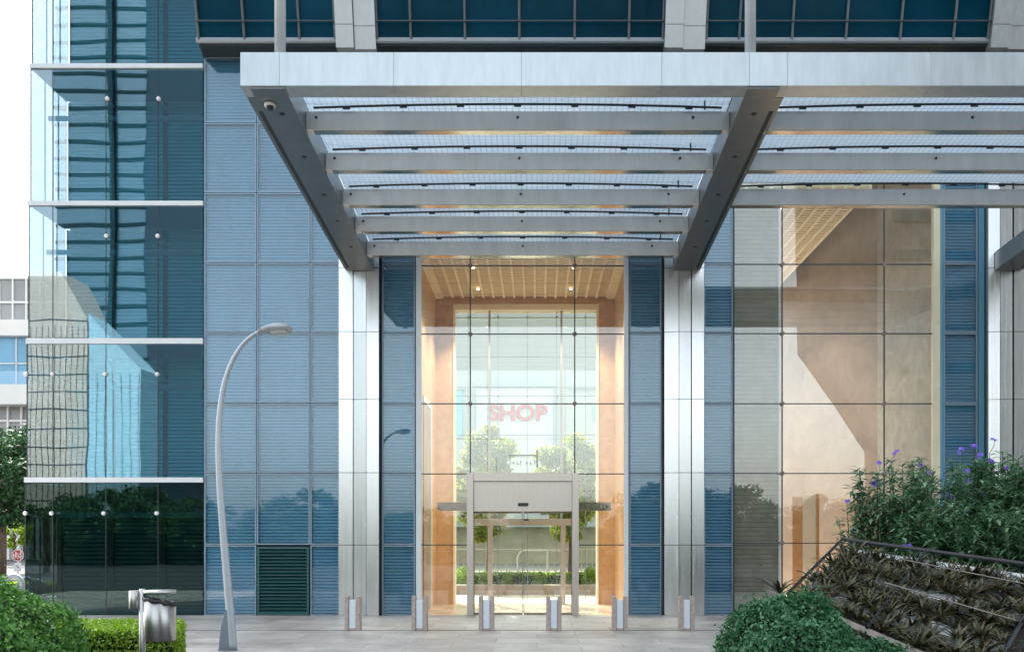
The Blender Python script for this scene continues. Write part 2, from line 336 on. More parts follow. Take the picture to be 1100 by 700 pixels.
# ------------------------------------------------------------------ office building
B = thing('office_building', (0, 0, 0), 'steel and glass office tower front with blue slatted panels and a tall entrance hall', 'building')
def slats(mb, x0, x1, z0, z1, y, pitch, depth=.035, mi=0, clear=.30):
    n = max(2, round((z1 - z0) / pitch)); p = (z1 - z0) / n
    for k in range(n):
        a = z0 + k*p
        # a sloping slat face then a short undercut: reads as fine horizontal lines
        mb.face([(x0,y,a+p*clear),(x1,y,a+p*clear),(x1,y+depth*.35,a+p),(x0,y+depth*.35,a+p)], mi)
        mb.face([(x0,y+depth,a),(x1,y+depth,a),(x1,y,a+p*clear),(x0,y,a+p*clear)], mi)
        mb.face([(x0,y+depth*.35,a+p),(x1,y+depth*.35,a+p),(x1,y+depth,a+p),(x0,y+depth,a+p)], mi)
def wall_panel(px0, px1, py0, py1, Y=0.0, m='louvre', glassy=True):
    x0, x1, z0, z1 = X(px0), X(px1), Z(py1), Z(py0)
    g, w = .006, .026
    mb = MB()
    a, b, c, d = x0+g, x1-g, z0+g, z1-g
    mb.box(a, a+w, Y, Y+.12, c, d, 1); mb.box(b-w, b, Y, Y+.12, c, d, 1)
    mb.box(a+w, b-w, Y, Y+.12, c, c+w, 1); mb.box(a+w, b-w, Y, Y+.12, d-w, d, 1)
    slats(mb, a+w, b-w, c+w, d-w, Y+.06, .0635, .022)
    o = mb.build('wall_panel', [M[m], M['frame']], B)
    if glassy:
        MB().box(a+w+.001, b-w-.001, Y+.012, Y+.02, c+w+.001, d-w-.001).build('pane', M['pane'], o)
    return o
rows = [62, 132, 207, 282, 357, 433, 508, 585, 661]
cols = [219, 275.5, 333, 365]
for i in range(3):
    for j in range(8):
        if i == 1 and j == 7: continue
        wall_panel(cols[i], cols[i+1], rows[j], rows[j+1])
for (a, b) in ((410, 446), (676, 711), (756, 788), (1014, 1051)):
    for j in range(2 if a < 750 else 1, 8):
        wall_panel(a, b, rows[j], rows[j+1], .02, 'louvre_side')
# dark reveal behind the panel joints
mb = MB(); mb.box(X(219), X(364), .13, .2, 0, Z(62))
for (a, b) in ((409, 447), (675, 712), (755, 789), (1010, 1058)): mb.box(X(a), X(b), .15, .2, 0, Z(62))
mb.build('panel_backing', M['gasket'], B)
# vent grille
x0, x1, z0, z1 = X(276.5), X(332), Z(660), Z(587)
mb = MB(); w = .04
mb.box(x0, x0+w, -.02, .1, z0, z1); mb.box(x1-w, x1, -.02, .1, z0, z1); mb.box(x0+w, x1-w, -.02, .1, z0, z0+w); mb.box(x0+w, x1-w, -.02, .1, z1-w, z1)
n = 19; p = (z1 - z0 - 2*w) / n
for k in range(n):
    a = z0 + w + k*p
    mb.hexa([(x0+w,-.012,a+.004),(x1-w,-.012,a+.004),(x1-w,.07,a+p*.75),(x0+w,.07,a+p*.75)], [(x0+w,-.012,a+.016),(x1-w,-.012,a+.016),(x1-w,.07,a+p*.75+.012),(x0+w,.07,a+p*.75+.012)])
mb.box(x0+w, x1-w, .08, .1, z0+w, z1-w, 1)
mb.build('vent_grille', [M['vent'], M['black']], B)
# spandrel wall above the glass hall, seen through the canopy roof
mb = MB()
for (a, b) in ((447, 675),):
    mb.box(X(a), X(b), .06, .2, Z(270), 10.9)
mb.build('spandrel_wall', M['frame'], B)

# stainless columns
def column(facets, zt):
    a, b = facets[0][0], facets[-1][1]
    c = MB().box(X(a)+.01, X(b)-.01, -.03, .2, 0, zt).build('metal_column', M['gasket'], B)
    js = [0] + [Z(j) for j in (585, 508, 430, 358, 290, 207, 132)] + [zt]
    for (p0, p1, y0, y1) in facets:
        for k in range(len(js) - 1):
            g = .005
            MB().hexa([(X(p0)+g, y0, js[k]+g), (X(p1)-g, y1, js[k]+g), (X(p1)-g, -.032, js[k]+g), (X(p0)+g, -.032, js[k]+g)],
                      [(X(p0)+g, y0, js[k+1]-g), (X(p1)-g, y1, js[k+1]-g), (X(p1)-g, -.032, js[k+1]-g), (X(p0)+g, -.032, js[k+1]-g)]).build('cladding_panel', M['steel'], c)
column([(365.5, 381, -.16, -.16), (381, 395, -.13, -.15), (395, 408.5, -.16, -.14)], 10.9)
column([(712.5, 728, -.13, -.16), (728, 741, -.16, -.15), (741.5, 755, -.16, -.16)], 10.9)
column([(1058, 1070, -.13, -.16), (1070, 1083.5, -.16, -.15), (1084.5, 1101, -.16, -.16)], 10.9)
column([(1404, 1416, -.13, -.16), (1416, 1430, -.16, -.15), (1430, 1446, -.16, -.16)], 10.9)
mb = MB().box(X(1101), X(1404), .06, .2, 0, 10.9); mb.box(X(1446), 46, .06, .2, 0, 10.9)
mb.build('outer_wall', M['frame'], B)

# ---- corner of glass, floors of clear panes in front of a slatted wall
XE = lambda py: X(27.5 + (620 - py) * .0125)
floors = [(-150, -78), (-74, 69.5), (74.5, 216.5), (221.5, 363.5), (369.5, 512.5), (518, 660)]
vj = [57, 114, 170, 218.4]
DEP = 1.37
for k, (t, b) in enumerate(floors):
    z0, z1 = Z(b), Z(t); gm = M['ground_glass'] if k == 5 else M['corner_glass']
    xs = [XE((t+b)/2)] + [X(v) for v in vj]
    for q in range(4):
        MB().box(xs[q]+.006, xs[q+1]-.006, -.012, .0, z0+.003, z1-.003).build('glass_pane', gm, B)
    MB().box(xs[0], xs[0]+.012, .004, DEP, z0+.003, z1-.003).build('side_pane', M['side_glass'], B)
    mb = MB()
    for q in range(1, 4): mb.box(xs[q]-.006, xs[q]+.006, -.014, .02, z0+.003, z1-.003)
    mb.box(xs[0]-.012, xs[0]+.004, -.02, .0, z0+.003, z1-.003)
    for yy in (.5, 1.02): mb.box(xs[0]-.004, xs[0]+.016, yy-.008, yy+.008, z0+.003, z1-.003)
    mb.build('glass_joint', M['gasket'], B)
# slab edges
for (t, b) in ((-78, -74), (69.5, 74.5), (216.5, 221.5), (363.5, 369.5), (512.5, 518)):
    xe = XE(t) - .03
    o = MB().box(xe, X(219)-.004, -.05, .06, Z(b)+.002, Z(t)-.002).build('slab_edge', M['slab'], B)
    MB().hexa([(xe+.004,.061,Z(b)+.01),(X(218),.06,Z(b)+.01),(X(218),DEP,Z(b)+.01),(xe+.004,DEP,Z(b)+.01)], [(xe+.004,.061,Z(t)-.01),(X(218),.06,Z(t)-.01),(X(218),DEP,Z(t)-.01),(xe+.004,DEP,Z(t)-.01)]).build('soffit', M['soffit'], o)
# bolts and their arms
for (yy, xs) in ((107, (116, 171)), (254, (115, 170)), (402, (28.6, 57, 113.5, 169.5)), (551, (28, 56, 112, 169))):
    for px in xs:
        o = MB().sphere((X(px), -.03, Z(yy)), .042, 12, 8).build('glass_bolt', M['white'], B, True)
        MB().tube([(X(px), .0, Z(yy)), (X(px)+.06, .42, Z(yy+5))], .014, 8).build('arm', M['grey'], o)
for yy in (107, 254, 402):
    xe = XE(yy)
    MB().box(xe+.1, X(218), .42, .46, Z(yy+12), Z(yy+7)).build('tie_rail', M['soffit'], B)
# inner slatted wall
for k, (t, b) in enumerate(floors[:5]):
    z0, z1 = Z(b), Z(t)
    xl = XE((t+b)/2) + .02; xr = X(219)
    mb = MB(); ws = [xl, X(122, DEP), X(177, DEP), xr]
    for q in range(3):
        slats(mb, ws[q]+.04, ws[q+1]-.04, z0, z1, DEP+.03, .078, .05)
        mb.box(ws[q]-.0, ws[q]+.039, DEP, DEP+.08, z0, z1, 1); mb.box(ws[q+1]-.04, ws[q+1]-.001, DEP, DEP+.08, z0, z1, 1)
    mb.build('slatted_wall', [M['teal'], M['dark']], B)
t, b = floors[5]; Y0 = .35
mb = MB(); posts = [63.5, 119, 175, 221]
for q in range(3):
    xa, xb = X(posts[q], Y0), min(X(posts[q+1], Y0), X(218.5))
    mb.box(xa-.045, xa+.045, Y0, Y0+.12, 0, Z(550, Y0), 1)
    slats(mb, xa+.045, xb-.045, .14, Z(556, Y0), Y0+.05, .085, .05)
    mb.box(xa+.045, xb-.045, Y0+.05, Y0+.1, .0, .139, 2)
mb.box(X(63.5, Y0)-.045, X(218.5), Y0-.01, Y0+.11, Z(556, Y0)+.001, Z(550, Y0), 2)
mb.box(X(63.5, Y0)-.045, X(218.5), Y0+.02, Y0+.09, Z(550, Y0)+.001, Z(518, Y0), 1)
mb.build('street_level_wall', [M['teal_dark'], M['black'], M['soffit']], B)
# body of the tower: keeps the sun behind it
xl = XE(300)
mb = MB(); mb.box(xl+.03, X(409), DEP+.12, 3.4, 0, 11)
mb.box(X(409), X(440), .21, 3.4, 0, 11)
mb.box(X(682), X(786), .21, 3.0, 0, 11)
mb.box(8.3, 46, .21, 8, 0, 11)
mb.build('lower_body', M['hall'], B)
mb = MB(); mb.box(xl+.03, X(219)-.02, DEP+.12, 8.8, 11.01, 62)
mb.box(X(219), 46, -1.35, 8.8, 18.2, 62)
mb.box(X(219), 46, -1.35, 5.6, 14.2, 18.19)
mb.box(X(219), 46, .25, 5.6, 11.01, 14.19)
mb.box(X(440)+.0, X(682), .21, 5.6, Z(277)+.35, 11.0)
mb.box(X(682), 8.29, 7.3, 8.8, 8.6, 11.0)
mb.build('upper_body', M['hall'], B)

# ---- entrance hall in the middle
xl, xr = -2.32, 1.77
mb = MB(); mb.box(xl-.25, xl, .12, 3.03, 0, 7.4); mb.build('side_wall', M['orange'], B)
mb = MB(); mb.box(xr, xr+.25, .12, 3.03, 0, 7.4); mb.build('side_wall', M['orange'], B)
ox0, ox1, ozt = X(487, 3.03), X(643, 3.03), Z(327, 3.03)
mb = MB(); mb.box(xl-.25, ox0, 3.032, 3.35, 0, 7.4); mb.box(ox1, xr+.25, 3.032, 3.35, 0, 7.4); mb.box(ox0, ox1, 3.032, 3.35, ozt, 7.4)
mb.build('rear_wall', M['orange'], B)
mb = MB(); w = .04
mb.box(ox0-.002, ox0+w, 3.0, 3.37, 0, ozt+.002); mb.box(ox1-w, ox1+.002, 3.0, 3.37, 0, ozt+.002); mb.box(ox0+w, ox1-w, 3.0, 3.37, ozt-.12, ozt+.002)
mb.build('opening_trim', M['cream'], B)
mb = MB().box(xl, xr, .02, 3.4, -.004, .006); mb.build('hall_floor', M['lobbyfloor'], B)
# coffered ceiling
cz = Z(277)
mb = MB(); mb.box(xl, xr, .1, 3.03, cz+.14, cz+.2, 1)
cx0, cx1 = X(458.5), X(664)
nb = 16
for k in range(nb + 1):
    x = cx0 + (cx1 - cx0) * k / nb
    mb.box(x-.022, x+.022, .1, 3.0, cz, cz+.1)
for k in range(22):
    y = .16 + k * .132
    mb.box(cx0, cx1, y-.042, y+.042, cz+.03, cz+.1, 2)
mb.box(xl, cx0-.024, .1, 3.03, cz-.01, cz+.1); mb.box(cx1+.024, xr, .1, 3.03, cz-.01, cz+.1)
mb.build('ceiling_grid', [M['cream'], M['slot'], M['tan']], B)
# warm spots with small glowing discs, added to brighten both halls
ml, nt_, out_ = mat('added_disc_glow'); e_ = N(nt_, 'ShaderNodeEmission', i_Strength=1.6); e_.inputs['Color'].default_value = (1,.86,.62,1); nt_.links.new(e_.outputs[0], out_.inputs['Surface'])
for (x, y, cz) in ((-1.30,.62,cz),(.74,.62,cz),(-1.30,2.2,cz),(.74,2.2,cz),(5.1,1.2,EYE+6.95),(5.6,4.2,EYE+6.95)):
    MB().tube([(x,y,cz-.02),(x,y,cz-.004)], .03, 16).build('added_lamp_disc', ml, B)
    ld_ = bpy.data.lights.new('hall_fill_light','SPOT'); ld_.energy = 120; ld_.color = (1,.85,.62); ld_.spot_size = 1.7; ld_.spot_blend = .6; ld_.shadow_soft_size = .07
    lo_ = bpy.data.objects.new('hall_fill_light', ld_); COL.objects.link(lo_); lo_.location = (x,y,cz-.05)
# side door frame in the hall
mb = MB(); mb.box(xl+.001, xl+.05, 1.72, 1.84, .01, Z(436, 1.8)); mb.box(xl+.001, xl+.03, .6, 1.719, Z(440, 1.8), Z(434, 1.8))
mb.build('side_door_frame', M['white'], B)
mb = MB(); mb.box(xl+.001, xl+.02, .62, 1.70, .01, Z(441, 1.8)); mb.build('side_door', M['beige'], B)
# rear glazing
mb = MB(); mb.box(ox0+.045, ox1-.045, 3.2, 3.212, .02, ozt-.125); mb.build('rear_glazing', M['back_glass'], B)
mb = MB(); q = 3.2
for px in (503, 535, 566.5, 598, 629): mb.box(X(px,q)-.006, X(px,q)+.006, q-.01, q+.022, .02, ozt-.125)
for py in (341, 383, 425, 467, 509): mb.box(ox0+.045, ox1-.045, q-.008, q+.02, Z(py,q)-.006, Z(py,q)+.006)
mb.build('glazing_joint', M['frame'], B)
mb = MB()
for px in (526, 603): mb.box(X(px,q)-.022, X(px,q)+.022, q-.1, q-.012, .02, ozt-.125)
for px in (503, 535, 566.5, 598, 629):
    for py in (341, 425, 509): mb.sphere((X(px,q), q-.02, Z(py,q)), .03, 8, 6)
mb.build('glazing_mullion', M['grey'], B)
mb = MB(); q = 3.06
mb.box(X(524,q), X(529,q), q, q+.1, .01, Z(557,q)); mb.box(X(602.5,q), X(607.5,q), q, q+.1, .01, Z(557,q)); mb.box(X(510,q), X(621,q), q-.004, q+.1, Z(564,q), Z(556.8,q))
mb.build('rear_door_frame', M['door'], B)
# marks of an unreadable sign fixed behind the glass
mb = MB(); q = 3.0
mb.box(X(546,q), X(577,q), q, q+.02, Z(489.5,q), Z(488,q)); mb.box(X(576,q), X(578,q), q, q+.02, Z(502,q), Z(483,q)); mb.box(X(532.4,q), X(533.2,q), q, q+.02, Z(505,q), Z(490,q))
for k, px in enumerate((547.5, 551, 555, 558.5, 565, 569.5, 574)):
    mb.box(X(px,q), X(px+.7,q), q, q+.015, Z(499,q), Z(495,q)); mb.box(X(px+.75,q), X(px+2.3,q), q, q+.015, Z(495.9 + (k % 3)*1.1,q), Z(495.1 + (k % 3)*1.1,q))
mb.build('hall_sign', M['gasket'], B)
# front glazing of a hall
def hall_glazing(xa, xb, vs, hs, ztop, zb, door=None):
    Y = .05
    xs = [X(xa)] + [X(v) for v in vs] + [X(xb)]; zs = [ztop] + [Z(h) for h in hs] + [zb]
    for i in range(len(xs)-1):
        for j in range(len(zs)-1):
            a, b, c, d = xs[i]+.006, xs[i+1]-.006, zs[j+1]+.006, zs[j]-.006
            if door and a > door[0]-.02 and b < door[1]+.02:
                if d < door[2]: continue
                if c < door[2]: c = door[2]+.004
            MB().box(a, b, Y, Y+.012, c, d).build('hall_pane', M['lobby_glass'], B)
    mb = MB()
    for v in vs:
        mb.box(X(v)-.011, X(v)+.011, Y-.003, Y+.03, door[2] if door else zb, ztop)
    for h in hs:
        if door and Z(h) < door[2]:
            mb.box(xs[0], door[0], Y-.002, Y+.028, Z(h)-.010, Z(h)+.010); mb.box(door[1], xs[-1], Y-.002, Y+.028, Z(h)-.010, Z(h)+.010)
        else: mb.box(xs[0], xs[-1], Y-.002, Y+.028, Z(h)-.010, Z(h)+.010)
    mb.build('glazing_joint', M['gasket'], B)
    for v in vs:
        for h in hs:
            if Z(h) < (door[2] if door else -1): continue
            MB().hexa([(X(v)+r*math.cos(t), Y-.03, Z(h)+r*math.sin(t)) for r, t in ((.055, PI/4*2*k) for k in range(4))], [(X(v)+r*math.cos(t), Y+.05, Z(h)+r*math.sin(t)) for r, t in ((.055, PI/4*2*k) for k in range(4))]).build('spider_fitting', M['rail'], B)
dx0, dx1, dzt = X(502), X(621.5), Z(508)
hall_glazing(452.5, 670.5, (505, 617.5), (284.5, 358, 433, 508.5, 585), Z(268), .01, (dx0, dx1, dzt))
mb = MB()
mb.box(X(447), X(452.5), -.02, .11, 0, Z(268)); mb.box(X(670.5), X(675), -.02, .11, 0, Z(268))
mb.build('hall_edge_post', M['slab'], B)
# sliding entrance door
DO = MB().box(dx0, X(509), -.12, .14, 0, dzt).box(X(614.5), dx1, -.12, .14, 0, dzt).box(X(509)+.001, X(614.5)-.001, -.12, .14, Z(517), dzt).build('entrance_door', M['door'], B, bevel=.006)
MB().box(X(509)+.002, X(614.5)-.002, -.06, .12, Z(549), Z(517)-.002).build('header_panel', M['door'], DO, bevel=.004)
MB().box(X(556.5), X(567.5), -.085, -.061, Z(543.5), Z(540)).build('motion_sensor', M['black'], DO, bevel=.004)
for (a, b) in ((509, 561.4), (562.4, 614.5)):
    x0, x1 = X(a)+.001, X(b)-.001; zt = Z(549)-.004
    lf = MB().box(x0+.0125, x1-.0125, .02, .032, .05, zt-.03).build('door_leaf', M['lobby_glass'], DO)
    MB().box(x0, x0+.012, .01, .045, .012, zt).box(x1-.012, x1, .01, .045, .012, zt).box(x0+.012, x1-.012, .01, .045, .012, .05).box(x0+.012, x1-.012, .01, .045, zt-.03, zt).build('leaf_frame', M['rail'], lf)
MB().box(X(562.6), X(568), -.03, .005, Z(559), Z(557)).build('door_lock', M['black'], DO)
q = .4
MB().box(X(470,q), X(656,q), q, q+.2, Z(548,q), Z(539,q)).build('door_track', M['rail'], DO, bevel=.006)

# ---- hall on the right
def yplane(a, b): return (b - a)
mb = MB(); mb.box(X(1003,.1), 8.25, .12, 3.1, 0, 10.9); mb.build('side_wall', M['greystone'], B)
mb = MB(); mb.box(X(1003), X(1010), .0, .118, 0, 10.9); mb.build('stone_edge', M['creamstone'], B)
A = (X(945, 3.11), 3.11); E = (X(836, 7.2), 7.2)
MB().hexa([(A[0], A[1], 0), (A[0]+.5, A[1]+.3, 0), (E[0]+.5, E[1]+.3, 0), (E[0], E[1], 0)], [(A[0], A[1], 10.9), (A[0]+.5, A[1]+.3, 10.9), (E[0]+.5, E[1]+.3, 10.9), (E[0], E[1], 10.9)]).build('slanted_wall', M['beige'], B)
MB().box(3.4, 8.2, .1, 7.3, -.004, .006).build('hall_floor', M['lobbyfloor'], B)
MB().box(3.4, 8.2, .22, 7.3, 10.0, 10.1).build('hall_ceiling', M['tan'], B)
c2z = EYE + 6.95
mb = MB(); x0, x1 = 3.9, 6.60
mb.box(x0, x1, .15, 6.9, c2z+.13, c2z+.18, 1)
for k in range(12):
    x = x1 - k*.245; mb.box(x-.03, x+.03, .15, 6.9, c2z, c2z+.1)
for k in range(46):
    y = .2 + k*.147; mb.box(x0, x1, y-.046, y+.046, c2z+.03, c2z+.1, 2)
mb.build('ceiling_grid', [M['cream'], M['slot'], M['tan']], B)
MB().box(X(788.5), X(836,.3), .3, .42, 0, 10.9).build('stone_screen', M['screen'], B)
MB().box(X(836,.3)+.002, X(838.4,.3), .29, .45, 0, 10.9).build('screen_edge', M['white'], B)
hall_glazing(789, 1002.5, (841, 951), (207.5, 283, 357.5, 433, 508, 583), 10.9, .01)
mb = MB(); mb.box(X(1051.5), X(1057.5), -.0, .14, 0, 10.9); mb.box(X(1010.2), X(1013.5), -.0, .14, 0, 10.9); mb.build('panel_post', M['louvre_side'], B)
mb = MB()
for (a, b) in ((408.8, 410), (446.2, 447), (675, 675.9), (711.2, 712.3), (788, 788.9)): mb.box(X(a), X(b), -.01, .14, 0, 10.9 if a > 780 else Z(268))
mb.build('edge_trim', M['gasket'], B)

# ---- upper facade leaning out over the entrance
def lean(px, zz):   # points on the leaning front: X from the bottom edge pixel
    y = -.5 - (zz - 10.95) * .26
    return y
ZB = 10.98; ZT = 14.19
def upx(px): return X(px, -.5)
MB().hexa([(upx(214), -.5, 10.9), (46, -.5, 10.9), (46, .0, 10.94), (X(218.5), .0, 10.94)], [(upx(214), -.5, 10.96), (46, -.5, 10.96), (46, .0, 11.0), (X(218.5), .0, 11.0)]).build('soffit', M['gasket'], B)
MB().tube([(upx(212), -.53, 10.98), (46, -.53, 10.98)], .055, 10).build('sill_rail', M['grey'], B)
def lf(px, zz, off=0.0): return (upx(px) , lean(px, zz) - off, zz)
zones = [(214, 362, (264, 323)), (405, 712.5, (442, 500, 558, 617, 675)), (757, 1060, (793, 849.5, 907, 965, 1022))]
for (a, b, ms) in zones:
    e = [a] + list(ms) + [b]
    for i in range(len(e)-1):
        MB().hexa([lf(e[i], ZB), lf(e[i+1], ZB), lf(e[i+1], ZB, -.05), lf(e[i], ZB, -.05)], [lf(e[i], ZT), lf(e[i+1], ZT), lf(e[i+1], ZT, -.05), lf(e[i], ZT, -.05)]).build('upper_pane', M['upper'], B)
    for px in list(ms) + [a+1, b-1]:
        MB().tube([lf(px, ZB, .06), lf(px, ZT, .06)], .028, 8).build('upper_mullion', M['mullion'], B)
    mb = MB(); zz = 11.27; mb.tube([lf(a, zz, .1), lf(b, zz, .1)], .014, 8); mb.build('upper_rail', M['mullion'], B)
for (a, b) in ((362.5, 404.5), (713, 756.5), (1060.5, 1104)):
    m_ = a + (b-a)*.45
    for (p0, p1, off) in ((a, m_, .16), (m_+.6, b, .10)):
        for (za, zb2) in ((10.80, 11.18), (11.19, 12.4), (12.41, ZT)):
            MB().hexa([lf(p0, za, off), lf(p1, za, off), lf(p1, za, -.04), lf(p0, za, -.04)], [lf(p0, zb2, off), lf(p1, zb2, off), lf(p1, zb2, -.04), lf(p0, zb2, -.04)]).build('column_cover', M['uppersteel'], B)

# ------------------------------------------------------------------ canopy
C = thing('entrance_canopy', (0, -3.2, 7.1), 'long steel canopy with frosted glass roof strips projecting over the entrance', 'canopy')
YF = -6.47
def zb(Y): return 7.18 - .0714 * (Y - YF)
def slopebox(mb, x0, x1, y0, y1, lo, hi, mi=0):
    return mb.hexa([(x0,y0,zb(y0)+lo),(x1,y0,zb(y0)+lo),(x1,y1,zb(y1)+lo),(x0,y1,zb(y1)+lo)], [(x0,y0,zb(y0)+hi),(x1,y0,zb(y0)+hi),(x1,y1,zb(y1)+hi),(x0,y1,zb(y1)+hi)], mi)
fj = [258, 300, 423, 560, 711, 805, 846, 1000, 1150, 1300, 1420]
for i in range(len(fj)-1):
    a, b = X(fj[i], YF)+.0015, X(fj[i+1], YF)-.0015
    slopebox(MB(), a, b, YF, YF+.27, 0, .42).build('fascia_panel', M['fascia'], C, bevel=.002)
slopebox(MB(), X(258,YF)+.02, X(1420,YF)-.02, YF+.03, YF+.26, .01, .40).build('fascia_core', M['gasket'], C)
beams = [(-3.62, -3.18, -1), (2.646, 3.06, 1), (8.9, 9.33, 1)]
for (a, b, sd) in beams:
    y1 = -.17
    o = slopebox(MB(), a, b, YF+.03, y1, -.02, .34).build('beam', M['steel_beam'], C, bevel=.004)
    pa, pb = (a-.115, a-.004) if sd < 0 else (b+.004, b+.115)
    slopebox(MB(), pa, pb, YF+.28, y1, .0, .30).build('outer_plate', M['steel_beam'], o)
    for py in (121, 167, 208, 236, 264):
        s = 6.533 / ((PY - py) / F + .0714); yy = s - D
        cx = (a + b)/2 + .02
        MB().tube([(cx, yy, zb(yy)-.026), (cx, yy, zb(yy)-.019)], .035, 12).build('downlight', M['black'], o)
    slopebox(MB(), pa + (0 if sd > 0 else .05), pb - (.05 if sd > 0 else 0), YF+.6, y1-.1, -.006, -.001).build('plate_seam', M['gasket'], o)
bays = [(-3.18, 2.646, (12.6, 13.75, 14.95, 16.0, 17.1)), (3.06, 8.9, (12.6, 13.75, 14.95))]
for (a, b, ss) in bays:
    a0, b0 = a+.004, b-.004
    last = YF+.27
    for k, s in enumerate(ss):
        yy = s - D
        o = slopebox(MB(), a0, b0, yy, yy+.13, .0, .255).build('crossbar', M['purlin'], C, bevel=.004)
        slopebox(MB(), a0+.1, b0-.1, yy+.01, yy+.12, -.007, -.001).build('soffit_strip', M['strip'], o)
        # bowed dark rail with clips just in front of the bar
        n = 25; path = []
        for q in range(n):
            t = q/(n-1); x = a0+.12 + (b0-a0-.24)*t
            path.append((x, yy-.06, zb(yy)+.275 + .05*(1-(2*t-1)**2)))
        r = MB().tube(path, .016, 8).build('glass_rail', M['gasket'], o)
        mb = MB()
        for q in range(7):
            t = .08 + .14*q; x = a0+.12 + (b0-a0-.24)*t; zz = zb(yy)+.262 + .05*(1-(2*t-1)**2)
            r.name = 'glass_rail'; mb.box(x-.05, x+.05, yy-.07, yy-.05, zz-.022, zz-.004)
        me_ = mb
        me_.build('bracket_trim', M['gasket'], r)
        mb = MB()
        for x in (a0+.14, b0-.5, (a0+b0)/2): mb.tube([(x, yy-.012, zb(yy)+.17), (x, yy, zb(yy)+.17)], .02, 8)
        for x in (b0-.35,): mb.tube([(x, yy-.06, zb(yy)+.25), (x, yy-.06, zb(yy)+.38)], .012, 6)
        mb.build('bolt', M['gasket'], o)
        g = slopebox(MB(), a0+.0, b0-.0, last+.03, yy-.0, .36, .376).build('roof_glass', M['frit'], C)
        last = yy
    slopebox(MB(), a0, b0, last+.02, last+.9 if len(ss) < 5 else -.05, .36, .376).build('roof_glass', M['frit'], C) if len(ss) == 5 else None
# a second frosted strip beyond the last bar of the short bay is absent: the bay is open to the wall there
for px in (301, 806):
    MB().tube([(X(px,YF+.13), YF+.13, zb(YF)+.41), (X(px,YF+.13), YF+.13, 13.4)], .07, 16).build('hanger_rod', M['slab'], C, True)
    MB().tube([(X(px,YF+.13), YF+.13, 13.33), (X(px,YF+.13), -.9, 13.33)], .07, 12).build('hanger_arm', M['slab'], C, True)
s = 6.533 / ((PY - 110) / F + .0714); yy = s - D
t = thing('security_camera', (X(290, yy), yy, zb(yy)-.02), 'small white dome security camera fixed under the canopy beam', 'security camera')
MB().tube([(X(290,yy), yy, zb(yy)-.055), (X(290,yy), yy, zb(yy)-.021)], .075, 18).build('housing', M['white'], t, True)
MB().sphere((X(290,yy), yy, zb(yy)-.06), .05, 14, 8).build('dome', M['black'], t, True)

# ------------------------------------------------------------------ things in the hall on the right
q = 2.3
def stele(px0, px1, py, m, t, name, dy=0.0, ang=.6, dep=.3):
    x0, x1 = X(px0,q+dy), X(px1,q+dy); c = math.cos(ang); n = math.sin(ang); w = (x1-x0)/c
    f = [(x0, q+dy), (x0+w*c, q+dy-w*n), (x0+w*c+dep*n, q+dy-w*n+dep*c), (x0+dep*n, q+dy+dep*c)]
    MB().hexa([(x,y,.006) for x,y in f], [(x,y,Z(py,q+dy)) for x,y in f]).build(name, m, t, bevel=.008)
t = thing('stone_stele', (X(855,q), q, 0), 'slim orange stone slab standing in the hall, thinner of the tall slabs', 'stone slab')
stele(851, 860, 533, M['stele'], t, 'slab', .25)
t = thing('stone_stele', (X(868,q), q, 0), 'tall pale stone slab with darker orange side standing in the hall', 'stone slab')
stele(862, 873, 531, M['stele_pale'], t, 'slab', .1)
stele(873.6, 881, 530, M['stele'], t, 'side_slab', .0, -.3)

# ------------------------------------------------------------------ bollards
sB = F*EYE/97.0
def make_bollard():
    t = thing('bollard', (0, 0, 0), 'x', 'bollard', 'stone and white light bollards in a row before the entrance')
    for s_ in (-1, 1):
        MB().box(s_*.125, s_*.062, -.09, .09, 0, .56).build('stone_side', M['bollard_stone'], t, bevel=.008)
    MB().box(-.060, .060, -.07, .07, .0, .5).build('light_panel', M['bollard_light'], t, bevel=.015)
    MB().box(-.060, .060, -.075, .075, .0, .045).build('foot', M['bollard_stone'], t, bevel=.01)
    return t
bl = ['stone and white bollard before the steel column next to the vented blue wall',
      'stone and white bollard before the glass hall edge nearest the vented blue wall',
      'stone and white bollard before the door post closest to the street lamp',
      'stone and white bollard before the middle of the sliding door leaf away from the lamp',
      'stone and white bollard before the orange stone wall on the planter side of the door',
      'stone and white bollard before the steel column nearest the rounded hedge']
proto = make_bollard()
for i, px in enumerate((378.5, 450.5, 522.5, 595, 666, 738)):
    o = proto if i == 0 else copy_tree(proto)
    o.location = (X(px, sB-D), sB-D+.07, 0); o['label'] = bl[i]

# ------------------------------------------------------------------ street lamp
sL = F*EYE/118.0
def L3(px, py): return P(px, py, sL)
t = thing('street_lamp', (L3(246, 698).x, sL-D, 0), 'tall curved grey street lamp with a flared fin at its foot', 'street lamp')
pts = [(250,697),(247.5,660),(244,620),(240.5,580),(237.5,540),(235.5,505),(234.8,470),(236.5,440),(241,412),(249,389),(260,371),(272,360),(284,354.5),(296,352)]
sm = []
for k in range(len(pts)-1):
    p0, p1, p2, p3 = [Vector(pts[min(max(k+d, 0), len(pts)-1)]) for d in (-1,0,1,2)]
    for u in (0, .25, .5, .75):
        sm.append(.5*((2*p1)+(-p0+p2)*u+(2*p0-5*p1+4*p2-p3)*u*u+(-p0+3*p1-3*p2+p3)*u**3))
sm.append(Vector(pts[-1]))
rad = [.024 + .035*(1-min(1, k/(len(sm)*.95)))**1.25 for k in range(len(sm))]
MB().tube([L3(*p) for p in sm], rad, 16).build('pole', M['lamp'], t, True)
fin = [(236,698),(236.5,688),(238.5,672),(241.5,660),(245.5,651),(248.5,660),(252,698)]
mb = MB(); mb.prism([(L3(x,y).x, max(0,L3(x,y).z)) for x, y in fin], sL-D-.05, sL-D+.05); mb.build('fin', M['fin'], t, bevel=.01)
